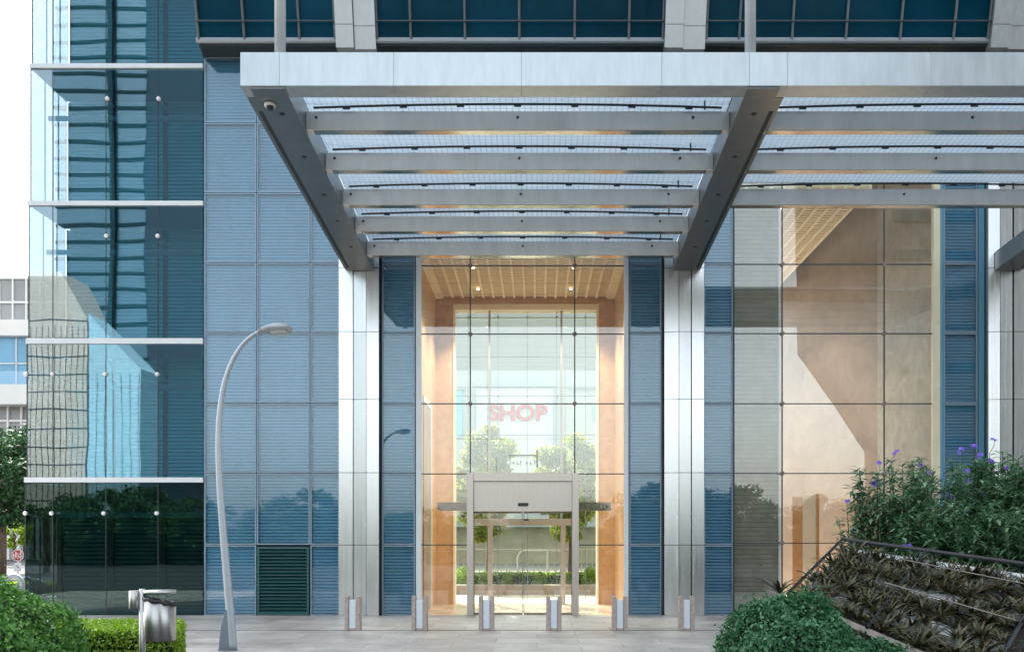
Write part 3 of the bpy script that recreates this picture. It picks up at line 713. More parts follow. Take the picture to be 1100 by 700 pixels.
hp = [(278,356.5),(286,351.8),(296,348.6),(306,347.6),(312,350),(313.5,353),(310,356),(300,356.6),(288,357.2)]
mb = MB(); y0 = sL-D
lo = [(L3(x,y).x, L3(x,y).z) for x, y in hp]
cx = sum(p[0] for p in lo)/len(lo); cz_ = sum(p[1] for p in lo)/len(lo)
rings = [(-.15,.55),(-.12,.85),(-.05,1),(.05,1),(.12,.85),(.15,.55)]
i0 = 0
for (dy, f) in rings:
    for (x, z) in lo: mb.v.append((cx+(x-cx)*(.5+.5*f), y0+dy, cz_+(z-cz_)*f))
n = len(lo)
for k in range(len(rings)-1):
    for q in range(n):
        q2 = (q+1) % n; mb.f.append((k*n+q, k*n+q2, (k+1)*n+q2, (k+1)*n+q)); mb.m.append(0)
mb.f.append(tuple(range(n))); mb.f.append(tuple((len(rings)-1)*n+q for q in reversed(range(n)))); mb.m += [0,0]
mb.build('lamp_head', M['lamp'], t, True)
a, b = L3(292,357.3), L3(308,356.6)
MB().hexa([(a.x,y0-.08,a.z-.02),(b.x,y0-.08,b.z-.015),(b.x,y0+.08,b.z-.015),(a.x,y0+.08,a.z-.02)], [(a.x,y0-.1,a.z+.02),(b.x,y0-.1,b.z+.02),(b.x,y0+.1,b.z+.02),(a.x,y0+.1,a.z+.02)]).build('lens', M['lens'], t)
MB().tube([(L3(246,0).x-.02, y0, 0), (L3(246,0).x-.02, y0, .015)], .13, 24).build('base_plate', M['fin'], t)

# ------------------------------------------------------------------ litter bin
sb = 8.5; k_ = sb/F
bx = lambda px: (px-PX)*k_
bz = lambda py: EYE+(PY-py)*k_
yb = sb-D
t = thing('litter_bin', (bx(153), yb, 0), 'round stainless litter bin with ashtray hung on a steel post', 'litter bin')
MB().tube([(bx(153),yb,0),(bx(153),yb,bz(632))], .029, 16).build('post', M['bin'], t, True)
MB().tube([(bx(153),yb,0),(bx(153),yb,.015)], .09, 20).build('base_plate', M['bin'], t)
# slanted-top drum
cx, r = bx(171.5), 16.6*k_
mb = MB(); n = 40; i0 = 0
ztop = lambda a: bz(646) - .028*(math.cos(a)) - .012*math.sin(a)
for k in range(n):
    a = 2*PI*k/n; mb.v.append((cx+r*math.cos(a), yb+.0+r*math.sin(a), bz(687)))
for k in range(n):
    a = 2*PI*k/n; mb.v.append((cx+r*math.cos(a), yb+r*math.sin(a), ztop(a)))
for k in range(n):
    a = 2*PI*k/n; mb.v.append((cx+(r-.012)*math.cos(a), yb+(r-.012)*math.sin(a), ztop(a)))
for k in range(n):
    a = 2*PI*k/n; mb.v.append((cx+(r-.012)*math.cos(a), yb+(r-.012)*math.sin(a), ztop(a)-.2))
for j in range(3):
    for k in range(n):
        k2 = (k+1) % n; mb.f.append((j*n+k, j*n+k2, (j+1)*n+k2, (j+1)*n+k)); mb.m.append(0)
mb.f.append(tuple(reversed(range(n)))); mb.m.append(0)
mb.build('drum', M['drum'], t, True)
# black liner bag folded over the rim
mb = MB(); prof = [(1.03,-.012),(1.05,.004),(1.03,.018),(.9,.024),(.6,-.01),(0.05,-.05)]
for (f, dz) in prof:
    for k in range(n):
        a = 2*PI*k/n; w = 1+.02*math.sin(7*a)+.015*math.sin(13*a)
        mb.v.append((cx+r*f*w*math.cos(a), yb+r*f*w*math.sin(a), ztop(a)+dz+.006*math.sin(9*a)))
for j in range(len(prof)-1):
    for k in range(n):
        k2 = (k+1) % n; mb.f.append((j*n+k, j*n+k2, (j+1)*n+k2, (j+1)*n+k)); mb.m.append(0)
mb.build('liner_bag', M['black'], t, True)
mb = MB(); mb.tube([(cx, yb, bz(637)), (cx, yb, bz(633.5))], r*1.0, 40); mb.build('lid', M['bin'], t, True)
mb = MB(); mb.box(bx(155), bx(164), yb-.02, yb+.02, bz(638), bz(634)); mb.box(bx(155.5), bx(158.5), yb-.015, yb+.015, bz(684), bz(648)); mb.build('bracket', M['dark'], t)
cx2, r2 = bx(144.5), 5.6*k_
MB().tube([(cx2,yb,bz(653)),(cx2,yb,bz(634))], r2, 24).build('ashtray', M['drum'], t, True)

# ------------------------------------------------------------------ foliage helpers
def leaves_mesh(name, pos, nor, size, m, parent=None, aspect=.55, jitter=.9, up=0.25):
    n = len(pos); pos = np.asarray(pos); nor = np.asarray(nor)
    d = nor + RNG.normal(0, jitter, (n,3)); d[:,2] += up; d /= np.linalg.norm(d, axis=1)[:,None] + 1e-9      # leaf face direction
    t = RNG.normal(0, 1, (n,3)); t -= (t*d).sum(1)[:,None]*d; t /= np.linalg.norm(t, axis=1)[:,None] + 1e-9
    w = np.cross(d, t); sz = size * RNG.uniform(.65, 1.3, n)[:,None]
    a = pos - t*sz*.5; b = pos + w*sz*aspect*.5 + d*sz*.08; c = pos + t*sz*.5; e = pos - w*sz*aspect*.5 + d*sz*.08
    v = np.stack([a,b,c,e], 1).reshape(-1,3)
    me = bpy.data.meshes.new(name); me.vertices.add(4*n); me.vertices.foreach_set('co', v.ravel().astype(np.float32))
    me.loops.add(4*n); me.loops.foreach_set('vertex_index', np.arange(4*n, dtype=np.int32))
    me.polygons.add(n); me.polygons.foreach_set('loop_start', np.arange(0, 4*n, 4, dtype=np.int32))
    try: me.polygons.foreach_set('loop_total', np.full(n, 4, dtype=np.int32))
    except Exception: pass
    me.materials.append(m); me.update(calc_edges=True); me.validate()
    return link(name, me, parent)
def superell(cx, cy, cz, rx, ry, rz, e, n, lump=.075, zmin=0.0):
    u = RNG.normal(0, 1, (n*2,3)); u /= np.linalg.norm(u, axis=1)[:,None]
    u = u[u[:,2] > -.15][:n]
    k = (np.abs(u)**e).sum(1)**(-1/e)
    p = u * k[:,None]
    lm = 1 + lump*(np.sin(p[:,0]*7+1.3*p[:,1]*5)+np.sin(p[:,1]*6+p[:,2]*8))*.5 + RNG.normal(0, .018, len(p)) - np.abs(RNG.normal(0,.05,len(p)))*(RNG.random(len(p))<.35)
    nr = np.sign(u)*np.abs(p)**(e-1) / np.array([rx,ry,rz]); nr /= np.linalg.norm(nr, axis=1)[:,None] + 1e-9
    lm = lm + (RNG.random(len(p))<.03)*RNG.uniform(.02,.08,len(p))
    q = p*lm[:,None]*np.array([rx,ry,rz]) + np.array([cx,cy,cz])
    ok = q[:,2] > zmin
    return q[ok], nr[ok]
def mound(name, c, r, e, n, size, m, label, cat, core=.91):
    t = thing(name, (c[0], c[1], 0), label, cat)
    p, nr = superell(*c, *r, e, n); leaves_mesh('foliage', p, nr, size, m, t)
    mb = MB(); seg, ring = 28, 14
    for k in range(ring+1):
        th = PI/2*k/ring
        for q in range(seg):
            ph = 2*PI*q/seg; u = np.array([math.cos(th)*math.cos(ph), math.cos(th)*math.sin(ph), math.sin(th)])
            kk = (np.abs(u)**e).sum()**(-1/e)*core; mb.v.append((c[0]+u[0]*kk*r[0], c[1]+u[1]*kk*r[1], max(0, c[2]+u[2]*kk*r[2])))
    for k in range(ring):
        for q in range(seg):
            q2 = (q+1) % seg; mb.f.append((k*seg+q, k*seg+q2, (k+1)*seg+q2, (k+1)*seg+q)); mb.m.append(0)
    mb.build('branch_core', M['twig'], t, True)
    return t
# leafy mound at the street side
mound('leafy_mound', (-4.72, 7.5-D, 0.0), (.95, 1.0, 1.12), 2.2, 28000, .044, M['mound_leaf'], 'rounded bright green leafy mound beside the low clipped hedge', 'shrub')
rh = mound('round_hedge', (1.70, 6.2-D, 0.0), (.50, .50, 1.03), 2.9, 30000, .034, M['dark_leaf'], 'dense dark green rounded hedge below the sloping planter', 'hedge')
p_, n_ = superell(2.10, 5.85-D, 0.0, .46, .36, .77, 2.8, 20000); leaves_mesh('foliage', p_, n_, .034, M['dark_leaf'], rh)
MB().sphere((2.10, 5.85-D, 0.05), .40, 20, 12, 0, (1,.8,1.6)).build('branch_core', M['twig'], rh, True)
# low clipped hedge (skewed box)
def box_hedge(foot, z0, z1, n, size, m, parent):
    ps, ns = [], []
    f = [Vector((x,y,0)) for x, y in foot]
    per = [(f[i+1 if i < 3 else 0]-f[i]).length*(z1-z0) for i in range(4)]; top = (f[1]-f[0]).length*(f[3]-f[0]).length
    tot = sum(per)+top
    for i in range(4):
        k = int(n*per[i]/tot); u = RNG.random(k); w = RNG.random(k); a, b = np.array(f[i]), np.array(f[(i+1)%4])
        p = a+(b-a)*u[:,None]; p[:,2] = z0+(z1-z0)*w; d = (b-a); nn = np.array([d[1], -d[0], 0]); nn /= np.linalg.norm(nn)
        ps.append(p+nn*RNG.normal(0,.014,k)[:,None]); ns.append(np.tile(nn,(k,1)))
    k = int(n*top/tot*1.4); u = RNG.random(k)[:,None]; w = RNG.random(k)[:,None]; a, b, c, d = [np.array(q) for q in f]
    p = (a*(1-u)+b*u)*(1-w)+(d*(1-u)+c*u)*w; p[:,2] = z1+RNG.normal(0,.012,k); ps.append(p); ns.append(np.tile([0,0,1.],(k,1)))
    return leaves_mesh('foliage', np.concatenate(ps), np.concatenate(ns), size, m, parent)
def fp(px, s): return ((px-PX)*s/F, s-D)
foot = [fp(62, 9.0), fp(190, 9.0), fp(197, 10.35), fp(60, 10.35)]
t = thing('clipped_hedge', (foot[0][0], foot[0][1], 0), 'low box clipped lime green hedge behind the litter bin', 'hedge')
box_hedge(foot, .02, .57, 16000, .04, M['hedge_leaf'], t)
c_ = Vector((sum(p[0] for p in foot)/4, sum(p[1] for p in foot)/4, 0))
sh = [c_ + (Vector((x,y,0))-c_)*.94 for x, y in foot]
MB().hexa([(p.x,p.y,0) for p in sh], [(p.x,p.y,.53) for p in sh]).build('branch_core', M['twig'], t)

# ------------------------------------------------------------------ sloping planter with bromeliads
PA, PB, PC, PD = P(905,581,8.2), P(1130,612,6.95), P(846,640,6.9), P(1062,732,5.75)
def bil(u, v): return (PA*(1-u)+PB*u)*(1-v)+(PC*(1-u)+PD*u)*v
pn = (PB-PA).cross(PC-PA).normalized()
if pn.y > 0: pn = -pn
t = thing('sloping_planter', (PC.x, PC.y, 0), 'sloping metal framed planter with white gutters between the round hedge and flowering shrubs', 'planter')
def bar(a, b, w=.02, off=0.0): return MB().tube([a+pn*off, b+pn*off], w, 4)
bar(PA, PB, .017, .02).build('top_rail', M['dark'], t)
bar(PC-pn*.02, PD-pn*.02, .035).build('bottom_rail', M['rail'], t)
bar(PC+Vector((0,0,-.09)), PD+Vector((0,0,-.09)), .025).build('lower_rail', M['rail'], t)
bar(PA, PC, .017, .02).build('end_rail', M['dark'], t)
bar(PB, PD, .017, .02).build('end_rail', M['dark'], t)
bar(bil(.44,0), bil(.44,1), .016, .02).build('divider', M['dark'], t)
for v in (.3, .62): bar(bil(.4,v), bil(1,v), .005, .1).build('cable', M['rail'], t)
MB().hexa([bil(0,0)-pn*.22, bil(1,0)-pn*.22, bil(1,1)-pn*.22, bil(0,1)-pn*.22], [bil(0,0)-pn*.12, bil(1,0)-pn*.12, bil(1,1)-pn*.12, bil(0,1)-pn*.12]).build('bed', M['soil'], t)
for v in (.015, .36, .66):
    a0, b0, a1, b1 = bil(.02,v)-pn*.05, bil(.98,v)-pn*.05, bil(.02,v+.09)-pn*.05, bil(.98,v+.09)-pn*.05
    MB().hexa([a0-pn*.06, b0-pn*.06, b1-pn*.06, a1-pn*.06], [a0, b0, b1, a1]).build('gutter', M['gutter'], t)
mb = MB()
for (u, v) in ((0,0),(1,0),(.44,0),(0,1),(1,1),(.44,1)):
    p = bil(u,v); mb = MB(); mb.box(p.x-.02, p.x+.02, p.y-.02, p.y+.02, 0, p.z-.04); mb.build('leg', M['dark'], t)
def rosette(seed, n=17, L=.17):
    r = random.Random(seed); mb = MB()
    for k in range(n):
        a = 2.4*k + r.uniform(-.3,.3); el = .35 + .75*(k/n) + r.uniform(-.15,.15); l = L*r.uniform(.8,1.25)*(1-.25*k/n); w = .011*r.uniform(.8,1.3)
        d = Vector((math.cos(a), math.sin(a), 0)); s_ = Vector((-math.sin(a), math.cos(a), 0)); p = Vector((0,0,0)); prev = None
        i0 = len(mb.v)
        for q in range(5):
            f = q/4; e = el - f*f*1.0; ww = w*(1-f**2.2)+.0006
            mb.v.append(tuple(p - s_*ww + Vector((0,0,.003)))); mb.v.append(tuple(p)); mb.v.append(tuple(p + s_*ww + Vector((0,0,.003))))
            p = p + (d*math.cos(e) + Vector((0,0,math.sin(e))))*l/4
        for q in range(4):
            for c in (0,1): mb.f.append((i0+q*3+c, i0+q*3+c+1, i0+q*3+c+4, i0+q*3+c+3)); mb.m.append(0)
    return mb
protos = []
bq = pn.to_track_quat('Z', 'Y')
gl = 'dark olive bromeliad rosette growing in a row of the sloping planter'
for k in range(4):
    o = rosette(k).build('bromeliad', M['brom'], None, True); protos.append(o); tag(o, gl, 'plant', 'bromeliads in the sloping planter')
cnt = 0
NU, NV = 19, 7
for j in range(NV):
    for i in range(NU):
        u = .035 + .96*(i + .5 + random.uniform(-.35,.35) + .5*(j % 2) - .25)/NU; v = .09 + .87*(j + .5 + random.uniform(-.3,.3))/NV
        if u < .02 or u > 1 or random.random() < .05: continue
        if cnt < 4: o = protos[cnt]
        else: o = protos[random.randrange(4)].copy(); COL.objects.link(o)
        cnt += 1
        o.location = bil(u, v) + pn*random.uniform(-.075,-.035)
        o.rotation_mode = 'QUATERNION'
        from mathutils import Quaternion
        tilt = Quaternion((random.uniform(-1,1), random.uniform(-1,1), 0), random.uniform(0,.35)) if True else None
        up = (pn*.9 + Vector((0,0,1))*.35).normalized().to_track_quat('Z','Y')
        o.rotation_quaternion = up @ tilt @ Quaternion((0,0,1), random.uniform(0,6.28))
        sc = random.uniform(.85,1.25); o.scale = (sc,sc,sc)
# big rosettes at the free corner
o = rosette(11, 24, .2).build('bromeliad', M['brom'], None, True); tag(o, 'largest dark bromeliad spilling over the planter corner above the round hedge', 'plant', 'bromeliads in the sloping planter'); o.location = PC + Vector((-.06,.0,.02)); 

# ------------------------------------------------------------------ flowering shrubs behind the planter
def flower_mesh(mb, c, r, nrm):
    q = nrm.to_track_quat('Z','Y'); a0 = random.uniform(0,6.28)
    for k in range(5):
        a = a0 + 2*PI*k/5; pts = [(0,0,0),(r*.55,-.45*r,.25*r),(r,-.3*r,.15*r),(r*1.05,.0,.1*r),(r,.3*r,.15*r),(r*.55,.45*r,.25*r)]
        mb.face([c + q @ Vector((x*math.cos(a)-y*math.sin(a), x*math.sin(a)+y*math.cos(a), z)) for x,y,z in pts])
def flowering_shrub(base, h, spread, nst, label, nfl, dens=62):
    t = thing('flowering_shrub', base, label, 'flowering shrub', 'violet flowering shrubs behind the planter')
    st = MB(); lp, ld, fl = [], [], []
    for k in range(nst):
        a = random.uniform(0,6.28); rr = spread*math.sqrt(random.random()); hh = h*random.uniform(.6,1.04)
        b = Vector(base) + Vector((math.cos(a)*rr*.45, math.sin(a)*rr*.45, 0)); tip = Vector(base) + Vector((math.cos(a)*rr, math.sin(a)*rr, hh))
        path = [b + (tip-b)*f + Vector((0,0,.10*h*math.sin(PI*f))) for f in (0,.35,.7,1)]
        st.tube(path, [.008,.007,.005,.003], 5)
        for q in range(dens):
            f = .22 + .78*math.sqrt(random.random())
            seg = min(2, int(f*3)); p = b + (tip-b)*f + Vector((0,0,.10*h*math.sin(PI*f)))
            az = random.uniform(0,6.28); el = random.uniform(-.35,.75)
            lp.append(p); ld.append(Vector((math.cos(az)*math.cos(el), math.sin(az)*math.cos(el), math.sin(el))))
        fl.append(path[-1])
    mb = MB()
    for p, d in zip(lp, ld):
        l = random.uniform(.07,.14); w = l*.14; s_ = d.cross(Vector((0,0,1))).normalized(); dn = Vector((0,0,-1))
        m1 = p + d*l*.5 + dn*l*.03; e = p + d*l + dn*l*.22
        i = len(mb.v); mb.v += [tuple(p), tuple(m1 - s_*w + Vector((0,0,.004))), tuple(e), tuple(m1 + s_*w + Vector((0,0,.004))), tuple(m1)]
        mb.f += [(i,i+1,i+4),(i+1,i+2,i+4),(i+2,i+3,i+4),(i+3,i,i+4)]; mb.m += [0]*4
    me = bpy.data.meshes.new('foliage'); me.from_pydata(mb.v, [], mb.f); me.materials.append(M['ruellia_leaf']); link('foliage', me, t)
    st.build('stem', M['stem'], t)
    for p in fl[:nfl]:
        f = MB(); top = Vector(p) + Vector((random.uniform(-.06,.06), random.uniform(-.1,.02), random.uniform(.03,.16)))
        d = Vector((random.uniform(-.5,.5), random.uniform(-1,-.3), .5)).normalized()
        for q in range(random.choice((1,1,2,3))):
            flower_mesh(f, top + Vector((random.uniform(-.03,.03), 0, random.uniform(-.03,.03)))*(q>0), random.uniform(.017,.026), d)
        o = f.build('flower', M['violet'], t)
        MB().tube([Vector(p), (Vector(p)+top)/2+Vector((.01,0,0)), top], .0025, 4).build('flower_stalk', M['stem'], o)
    return t
shr = [ # px, s, top py, spread, stems, flowers, label
 (922, 9.2, 535, .20, 12, 4, 'thin airy flowering shrub at the free end above the planter corner'),
 (945, 8.9, 508, .28, 34, 3, 'violet flowering shrub next to the airy one at the free end'),
 (975, 9.3, 500, .34, 44, 6, 'violet flowering shrub before the grey marble wall'),
 (1008, 8.6, 508, .32, 46, 5, 'violet flowering shrub before the cream stone edge'),
 (1032, 9.2, 500, .36, 50, 6, 'violet flowering shrub before the blue slatted panel by the marble'),
 (1062, 8.5, 508, .34, 50, 3, 'violet flowering shrub before the edge of the outer steel column'),
 (1085, 9.0, 490, .36, 54, 8, 'tallest violet flowering shrub before the outer steel column'),
 (1112, 8.4, 496, .36, 50, 3, 'violet flowering shrub cut by the picture edge beside the outer steel column'),
 (990, 8.3, 545, .30, 36, 1, 'low leafy flowering shrub behind the planter divider'),
 (1045, 8.0, 545, .30, 40, 1, 'low leafy flowering shrub behind the planter rail by the blue panel'),
 (1090, 7.8, 545, .30, 40, 1, 'low leafy flowering shrub behind the planter rail at the picture edge')]
for (px, s, tp, sp, ns, nf, lab) in shr:
    b = P(px, 580, s); z0 = .35; h = EYE+(PY-tp)*s/F - z0
    flowering_shrub((b.x, b.y, z0), h, sp, ns, lab, nf)
mb = MB(); a, b, c, d = P(895,0,8.4), P(1200,0,7.2), P(1200,0,10.2), P(895,0,10.2)
mb.hexa([(p.x,p.y,0) for p in (a,b,c,d)], [(p.x,p.y,.4) for p in (a,b,c,d)])
tag(mb.build('shrub_bed', M['soil']), 'dark raised soil bed under the flowering shrubs', 'planting bed')

# ------------------------------------------------------------------ trees
def tree(name, base, h, cz, rad, nleaf, size, m, label, group=None, trunk_r=.12, clumps=46):
    t = thing(name, base, label, 'tree', group); bx_, by_, bz_ = base
    mb = MB(); top = Vector((bx_, by_, bz_+cz)); b = Vector(base)
    mb.tube([b, b+(top-b)*.4+Vector((.05,0,0)), b+(top-b)*.8, top], [trunk_r, trunk_r*.8, trunk_r*.6, trunk_r*.3], 8)
    for k in range(7):
        a = k*2.4; st = b+(top-b)*(.55+.05*k); e = Vector((bx_+rad[0]*.7*math.cos(a), by_+rad[1]*.7*math.sin(a), bz_+cz+rad[2]*random.uniform(-.2,.6)))
        mb.tube([st, (st+e)/2+Vector((0,0,.1)), e], [trunk_r*.4, trunk_r*.28, trunk_r*.1], 6)
    mb.build('trunk', M['bark'], t, True)
    u = RNG.normal(0,1,(clumps,3)); u /= np.linalg.norm(u,axis=1)[:,None]; u *= (RNG.uniform(.25,1,clumps)**(1/2.2))[:,None]
    cc = u*np.array(rad)*.88 + np.array([bx_,by_,bz_+cz]); rr = RNG.uniform(.2,.36,clumps)*min(rad)*1.1
    idx = RNG.integers(0, clumps, nleaf); w = RNG.normal(0,1,(nleaf,3)); w /= np.linalg.norm(w,axis=1)[:,None]
    p = cc[idx] + w*(rr[idx]*RNG.uniform(.4,1.05,nleaf))[:,None]*np.array([1.15,1.15,.8])
    leaves_mesh('crown', p, w, size, m, t, .6, .7, .3)
    return t
# street side, past the glass corner
tree('street_tree', (X(2,17), 17, 0), 6.5, Z(515,17), (1.9,1.9,1.9), 9000, .17, M['street_leaf'], 'dark green street tree with dense crown just past the glass corner', None, .16)
tree('street_tree', (X(-24,21), 21, 0), 6.5, Z(500,21), (2.2,2,2.0), 8000, .18, M['street_leaf'], 'dark green street tree cut by the picture edge before the white offices', None, .16)
tree('street_tree', (X(50,24), 24, 0), 6, Z(505,24), (2.0,1.8,2.2), 8000, .18, M['street_leaf'], 'dark green street tree seen through the glass corner', None, .15)
tree('lime_tree', (X(16,33), 33, 0), 4, Z(573,33), (1.0,1.0,.75), 3500, .14, M['lime_leaf'], 'small bright lime tree above the stop sign', None, .06, 24)
# stop sign
q = 20.0; cx, cz_, r = X(19,q), Z(596,q), .245
t = thing('stop_sign', (cx, q, 0), 'red octagonal stop sign with white lettering on a pale post', 'road sign')
MB().tube([(cx,q+.03,0),(cx,q+.03,cz_+.2)], .035, 10).build('post', M['white'], t)
oc = [(math.cos(PI/8+k*PI/4), math.sin(PI/8+k*PI/4)) for k in range(8)]
MB().prism([(cx+r*1.08*x, cz_+r*1.08*z) for x,z in oc], q-.012, q).build('sign_border', M['white'], t)
MB().prism([(cx+r*.93*x, cz_+r*.93*z) for x,z in oc], q-.016, q-.0125).build('sign_face', M['red'], t)
MB().box(cx-.15, cx+.15, q-.012, q-.004, cz_-.66, cz_-.3).build('lower_plate', M['white'], t)
MB().hexa([(cx-.07,q-.016,cz_-.42),(cx-.04,q-.016,cz_-.40),(cx+.07,q-.016,cz_-.53),(cx+.04,q-.016,cz_-.55)], [(cx-.07,q-.0125,cz_-.42),(cx-.04,q-.0125,cz_-.40),(cx+.07,q-.0125,cz_-.53),(cx+.04,q-.0125,cz_-.55)]).build('plate_mark', M['red'], t)
def text(name, body, cx, y, cz, size, m, parent, depth=.01, squash=1.0):
    cu = bpy.data.curves.new(name, 'FONT'); cu.body = body; cu.align_x = 'CENTER'; cu.align_y = 'CENTER'; cu.size = size; cu.extrude = depth; cu.offset = size*.03
    o = bpy.data.objects.new(name, cu); COL.objects.link(o)
    dg = bpy.context.evaluated_depsgraph_get(); me = bpy.data.meshes.new_from_object(o.evaluated_get(dg)); me.name = name
    bpy.data.objects.remove(o)
    me.transform(Matrix.Rotation(PI/2, 4, 'X') @ Matrix.Diagonal((squash,1,1,1))); me.transform(Matrix.Translation((cx, y, cz)))
    me.materials.clear(); me.materials.append(m); return link(name, me, parent)
text('lettering', 'STOP', cx, q-.02, cz_-.075, .16, M['white'], t, .003)
text('lettering', '\u0642\u0641', cx, q-.02, cz_+.09, .2, M['white'], t, .003)
# bike hoops behind the glass corner
for i, (p0, p1, lab) in enumerate(((6,24,'pale steel hoop stand by the leafy mound, outermost of the hoops'), (20,37,'dark steel hoop stand seen at the glass edge, middle hoop'), (32,48.5,'dark steel hoop stand behind the glass, innermost hoop'))):
    q = 1.6 + .25*i; t = thing('hoop_stand', (X((p0+p1)/2,q), q, 0), lab, 'hoop stand', 'steel hoops past the glass corner')
    xa, xb = X(p0,q), X(p1,q); zt = Z(618 + 3*i,q); rr = (xb-xa)/2
    path = [(xa,q,0),(xa,q,zt-rr*1.1)] + [((xa+xb)/2 - rr*math.cos(a), q, zt-rr*1.1+rr*1.1*math.sin(a)) for a in [PI*k/12 for k in range(1,12)]] + [(xb,q,zt-rr*1.1),(xb,q,0)]
    MB().tube(path, .052, 12).build('hoop', M['grey'] if i == 0 else M['fin'], t, True)
# verge hedge and kerb
t = thing('verge_hedge', (X(30,6), 6, 0), 'low lime green hedge along the kerb past the glass corner', 'hedge')
fa = [(X(-60,6),6),(X(70,6),6),(X(70,6.8),6.8),(X(-60,6.8),6.8)]
box_hedge(fa, .02, Z(627,6), 3500, .09, M['lime_leaf'], t)
MB().hexa([(x,y,0) for x,y in fa], [(x,y,Z(629,6)) for x,y in fa]).build('branch_core', M['twig'], t)
tag(MB().box(X(-80,4), X(78,4), 4.0, 4.3, -.05, .12).build('kerb', M['slab']), kind='structure')
# white offices far past the corner
q = 52.0
t = thing('white_offices', (X(0,q), q, 0), 'white office block with blue glass floor and glazed roof screen', 'building')
xa, xb = X(-160,q), X(92,q)
def hb(py0, py1, m, name, y0=q, y1=q+14): return MB().box(xa, xb, y0, y1, Z(py1,q), Z(py0,q)).build(name, m, t)
hb(345, 362, M['facadewhite'], 'floor_band', q-.6); hb(416, 437, M['facadewhite'], 'floor_band', q-1.5); hb(362, 415, M['farglass'], 'glass_floor'); hb(437, 470, M['fargrey'], 'window_band'); hb(298, 345, M['fargrey'], 'roof_screen', q, q+.3)
hb(470, 480, M['facadewhite'], 'floor_band', q-.6); hb(480, 640, M['farbrown'], 'ground_floor', q+3)
mb = MB()
for k in range(18):
    px = -150 + k*14.5; mb.box(X(px,q)-.06, X(px,q)+.06, q-.2, q-.01, Z(470,q), Z(437,q)); mb.box(X(px+5,q)-.05, X(px+5,q)+.05, q-.15, q-.01, Z(345,q), Z(297,q))
mb.box(xa, xb, q-.16, q-.011, Z(326,q), Z(324,q)); mb.box(xa, xb, q-.16, q-.011, Z(300,q), Z(297,q)); mb.box(xa, xb, q-.16, q-.011, Z(453,q), Z(451,q))
mb.build('window_frame', M['white'], t)
mb = MB()
for k in range(12): mb.box(X(-150+k*21,q)-.03, X(-150+k*21,q)+.03, q-.1, q-.01, Z(415,q), Z(362,q))
mb.box(xa, xb, q-.1, q-.011, Z(391,q), Z(390,q)); mb.build('glass_frame', M['white'], t)
mb = MB(); mb.box(xa, xb, q-1.5, q-1.46, Z(416,q), Z(402,q)); mb.build('balcony_glass', M['pane'], t)
for k in range(17):
    px = -100 + k*11; MB().box(X(px,q)-.16, X(px,q)+.16, q-.3, q+.2, 0, Z(480,q)).build('column', M['facadewhite'], t)

# ------------------------------------------------------------------ behind the hall: sunlit rear plaza
q = 7.0
t = thing('planter_wall', (X(570,q), q, 0), 'low brown stone planter wall across the rear plaza', 'planter')
MB().box(X(380,q), X(760,q), q, q+.35, 0, Z(628,q)).build('stone_wall', M['plaza_stone'], t)
MB().box(X(380,q), X(760,q), q+.351, q+2.0, 0, Z(631,q)).build('soil', M['soil'], t)
bushl = ['small yellow green bush at the blue strip end of the rear planter','tiny lime bush behind the rear planter wall below the shop letters','small lime bush at the middle of the rear planter','tiny yellow bush past the door split in the rear planter','round yellow bush at the orange wall end of the rear planter','small lime bush near the rear door frame in the planter']
for (px, sz, lab) in zip((497,545,580,608,634,520), (.42,.26,.3,.26,.42,.3), bushl):
    c = (X(px,q+.9), q+.9, .2); t = thing('small_bush', (c[0], c[1], .2), lab, 'bush')
    p, nr = superell(c[0], c[1], .2, sz*.6, sz*.6, sz*1.2, 2, 700); leaves_mesh('foliage', p, nr, .07, M['lime_leaf'], t)
t = thing('rear_hedge', (X(570,8.3), 8.3, .1), 'loose lime green planting along the rear plaza planter', 'hedge')
box_hedge([(X(460,8.3),8.3),(X(690,8.3),8.3),(X(690,8.3),8.9),(X(460,8.3),8.9)], .1, .52, 6500, .08, M['lime_leaf'], t)
MB().box(X(461,8.3),X(689,8.3),8.36,8.84,.1,.46).build('branch_core', M['twig'], t)
tree('plaza_tree', (X(524,9.5), 9.5, 0), 6, Z(524,9.5)+.1, (1.12,1.0,1.95), 20000, .12, M['yellow_leaf'], 'sunlit yellow green plaza tree under the S end of the shop sign', None, .09, 60)
tree('plaza_tree', (X(612,9.8), 9.8, 0), 6, Z(524,9.8)+.15, (1.15,1.0,1.95), 20000, .12, M['yellow_leaf'], 'sunlit yellow green plaza tree under the P end of the shop sign', None, .09, 60)
q = 10.5
t = thing('dark_railing', (X(570,q), q, 0), 'dark metal railing across the rear plaza behind the trees', 'railing')
mb = MB(); mb.box(X(400,q), X(740,q), q, q+.05, Z(589,q)-.03, Z(589,q)); mb.box(X(400,q), X(740,q), q, q+.05, .1, .14); mb.build('rail', M['facadewhite'], t)
mb = MB()
for k in range(60): x = X(400,q)+k*(X(740,q)-X(400,q))/59; mb.box(x-.012, x+.012, q+.01, q+.04, .14, Z(589,q)-.031)
mb.build('bars', M['shopfront'], t)
q = 8.4
t = thing('white_barrier', (X(575,q), q, 0), 'white tubular barrier between the plaza trees', 'barrier')
MB().tube([(X(556,q),q,0),(X(556,q),q,Z(598,q)),(X(559,q),q,Z(592.5,q)),(X(563,q),q,Z(591,q)),(X(604,q),q,Z(591,q))], .03, 10).build('top_tube', M['white'], t, True)
MB().tube([(X(604,q),q,0),(X(604,q),q,Z(591,q))], .03, 10).build('post', M['white'], t)
MB().tube([(X(588,q),q,0),(X(588,q),q,Z(592,q))], .03, 10).build('post', M['white'], t)
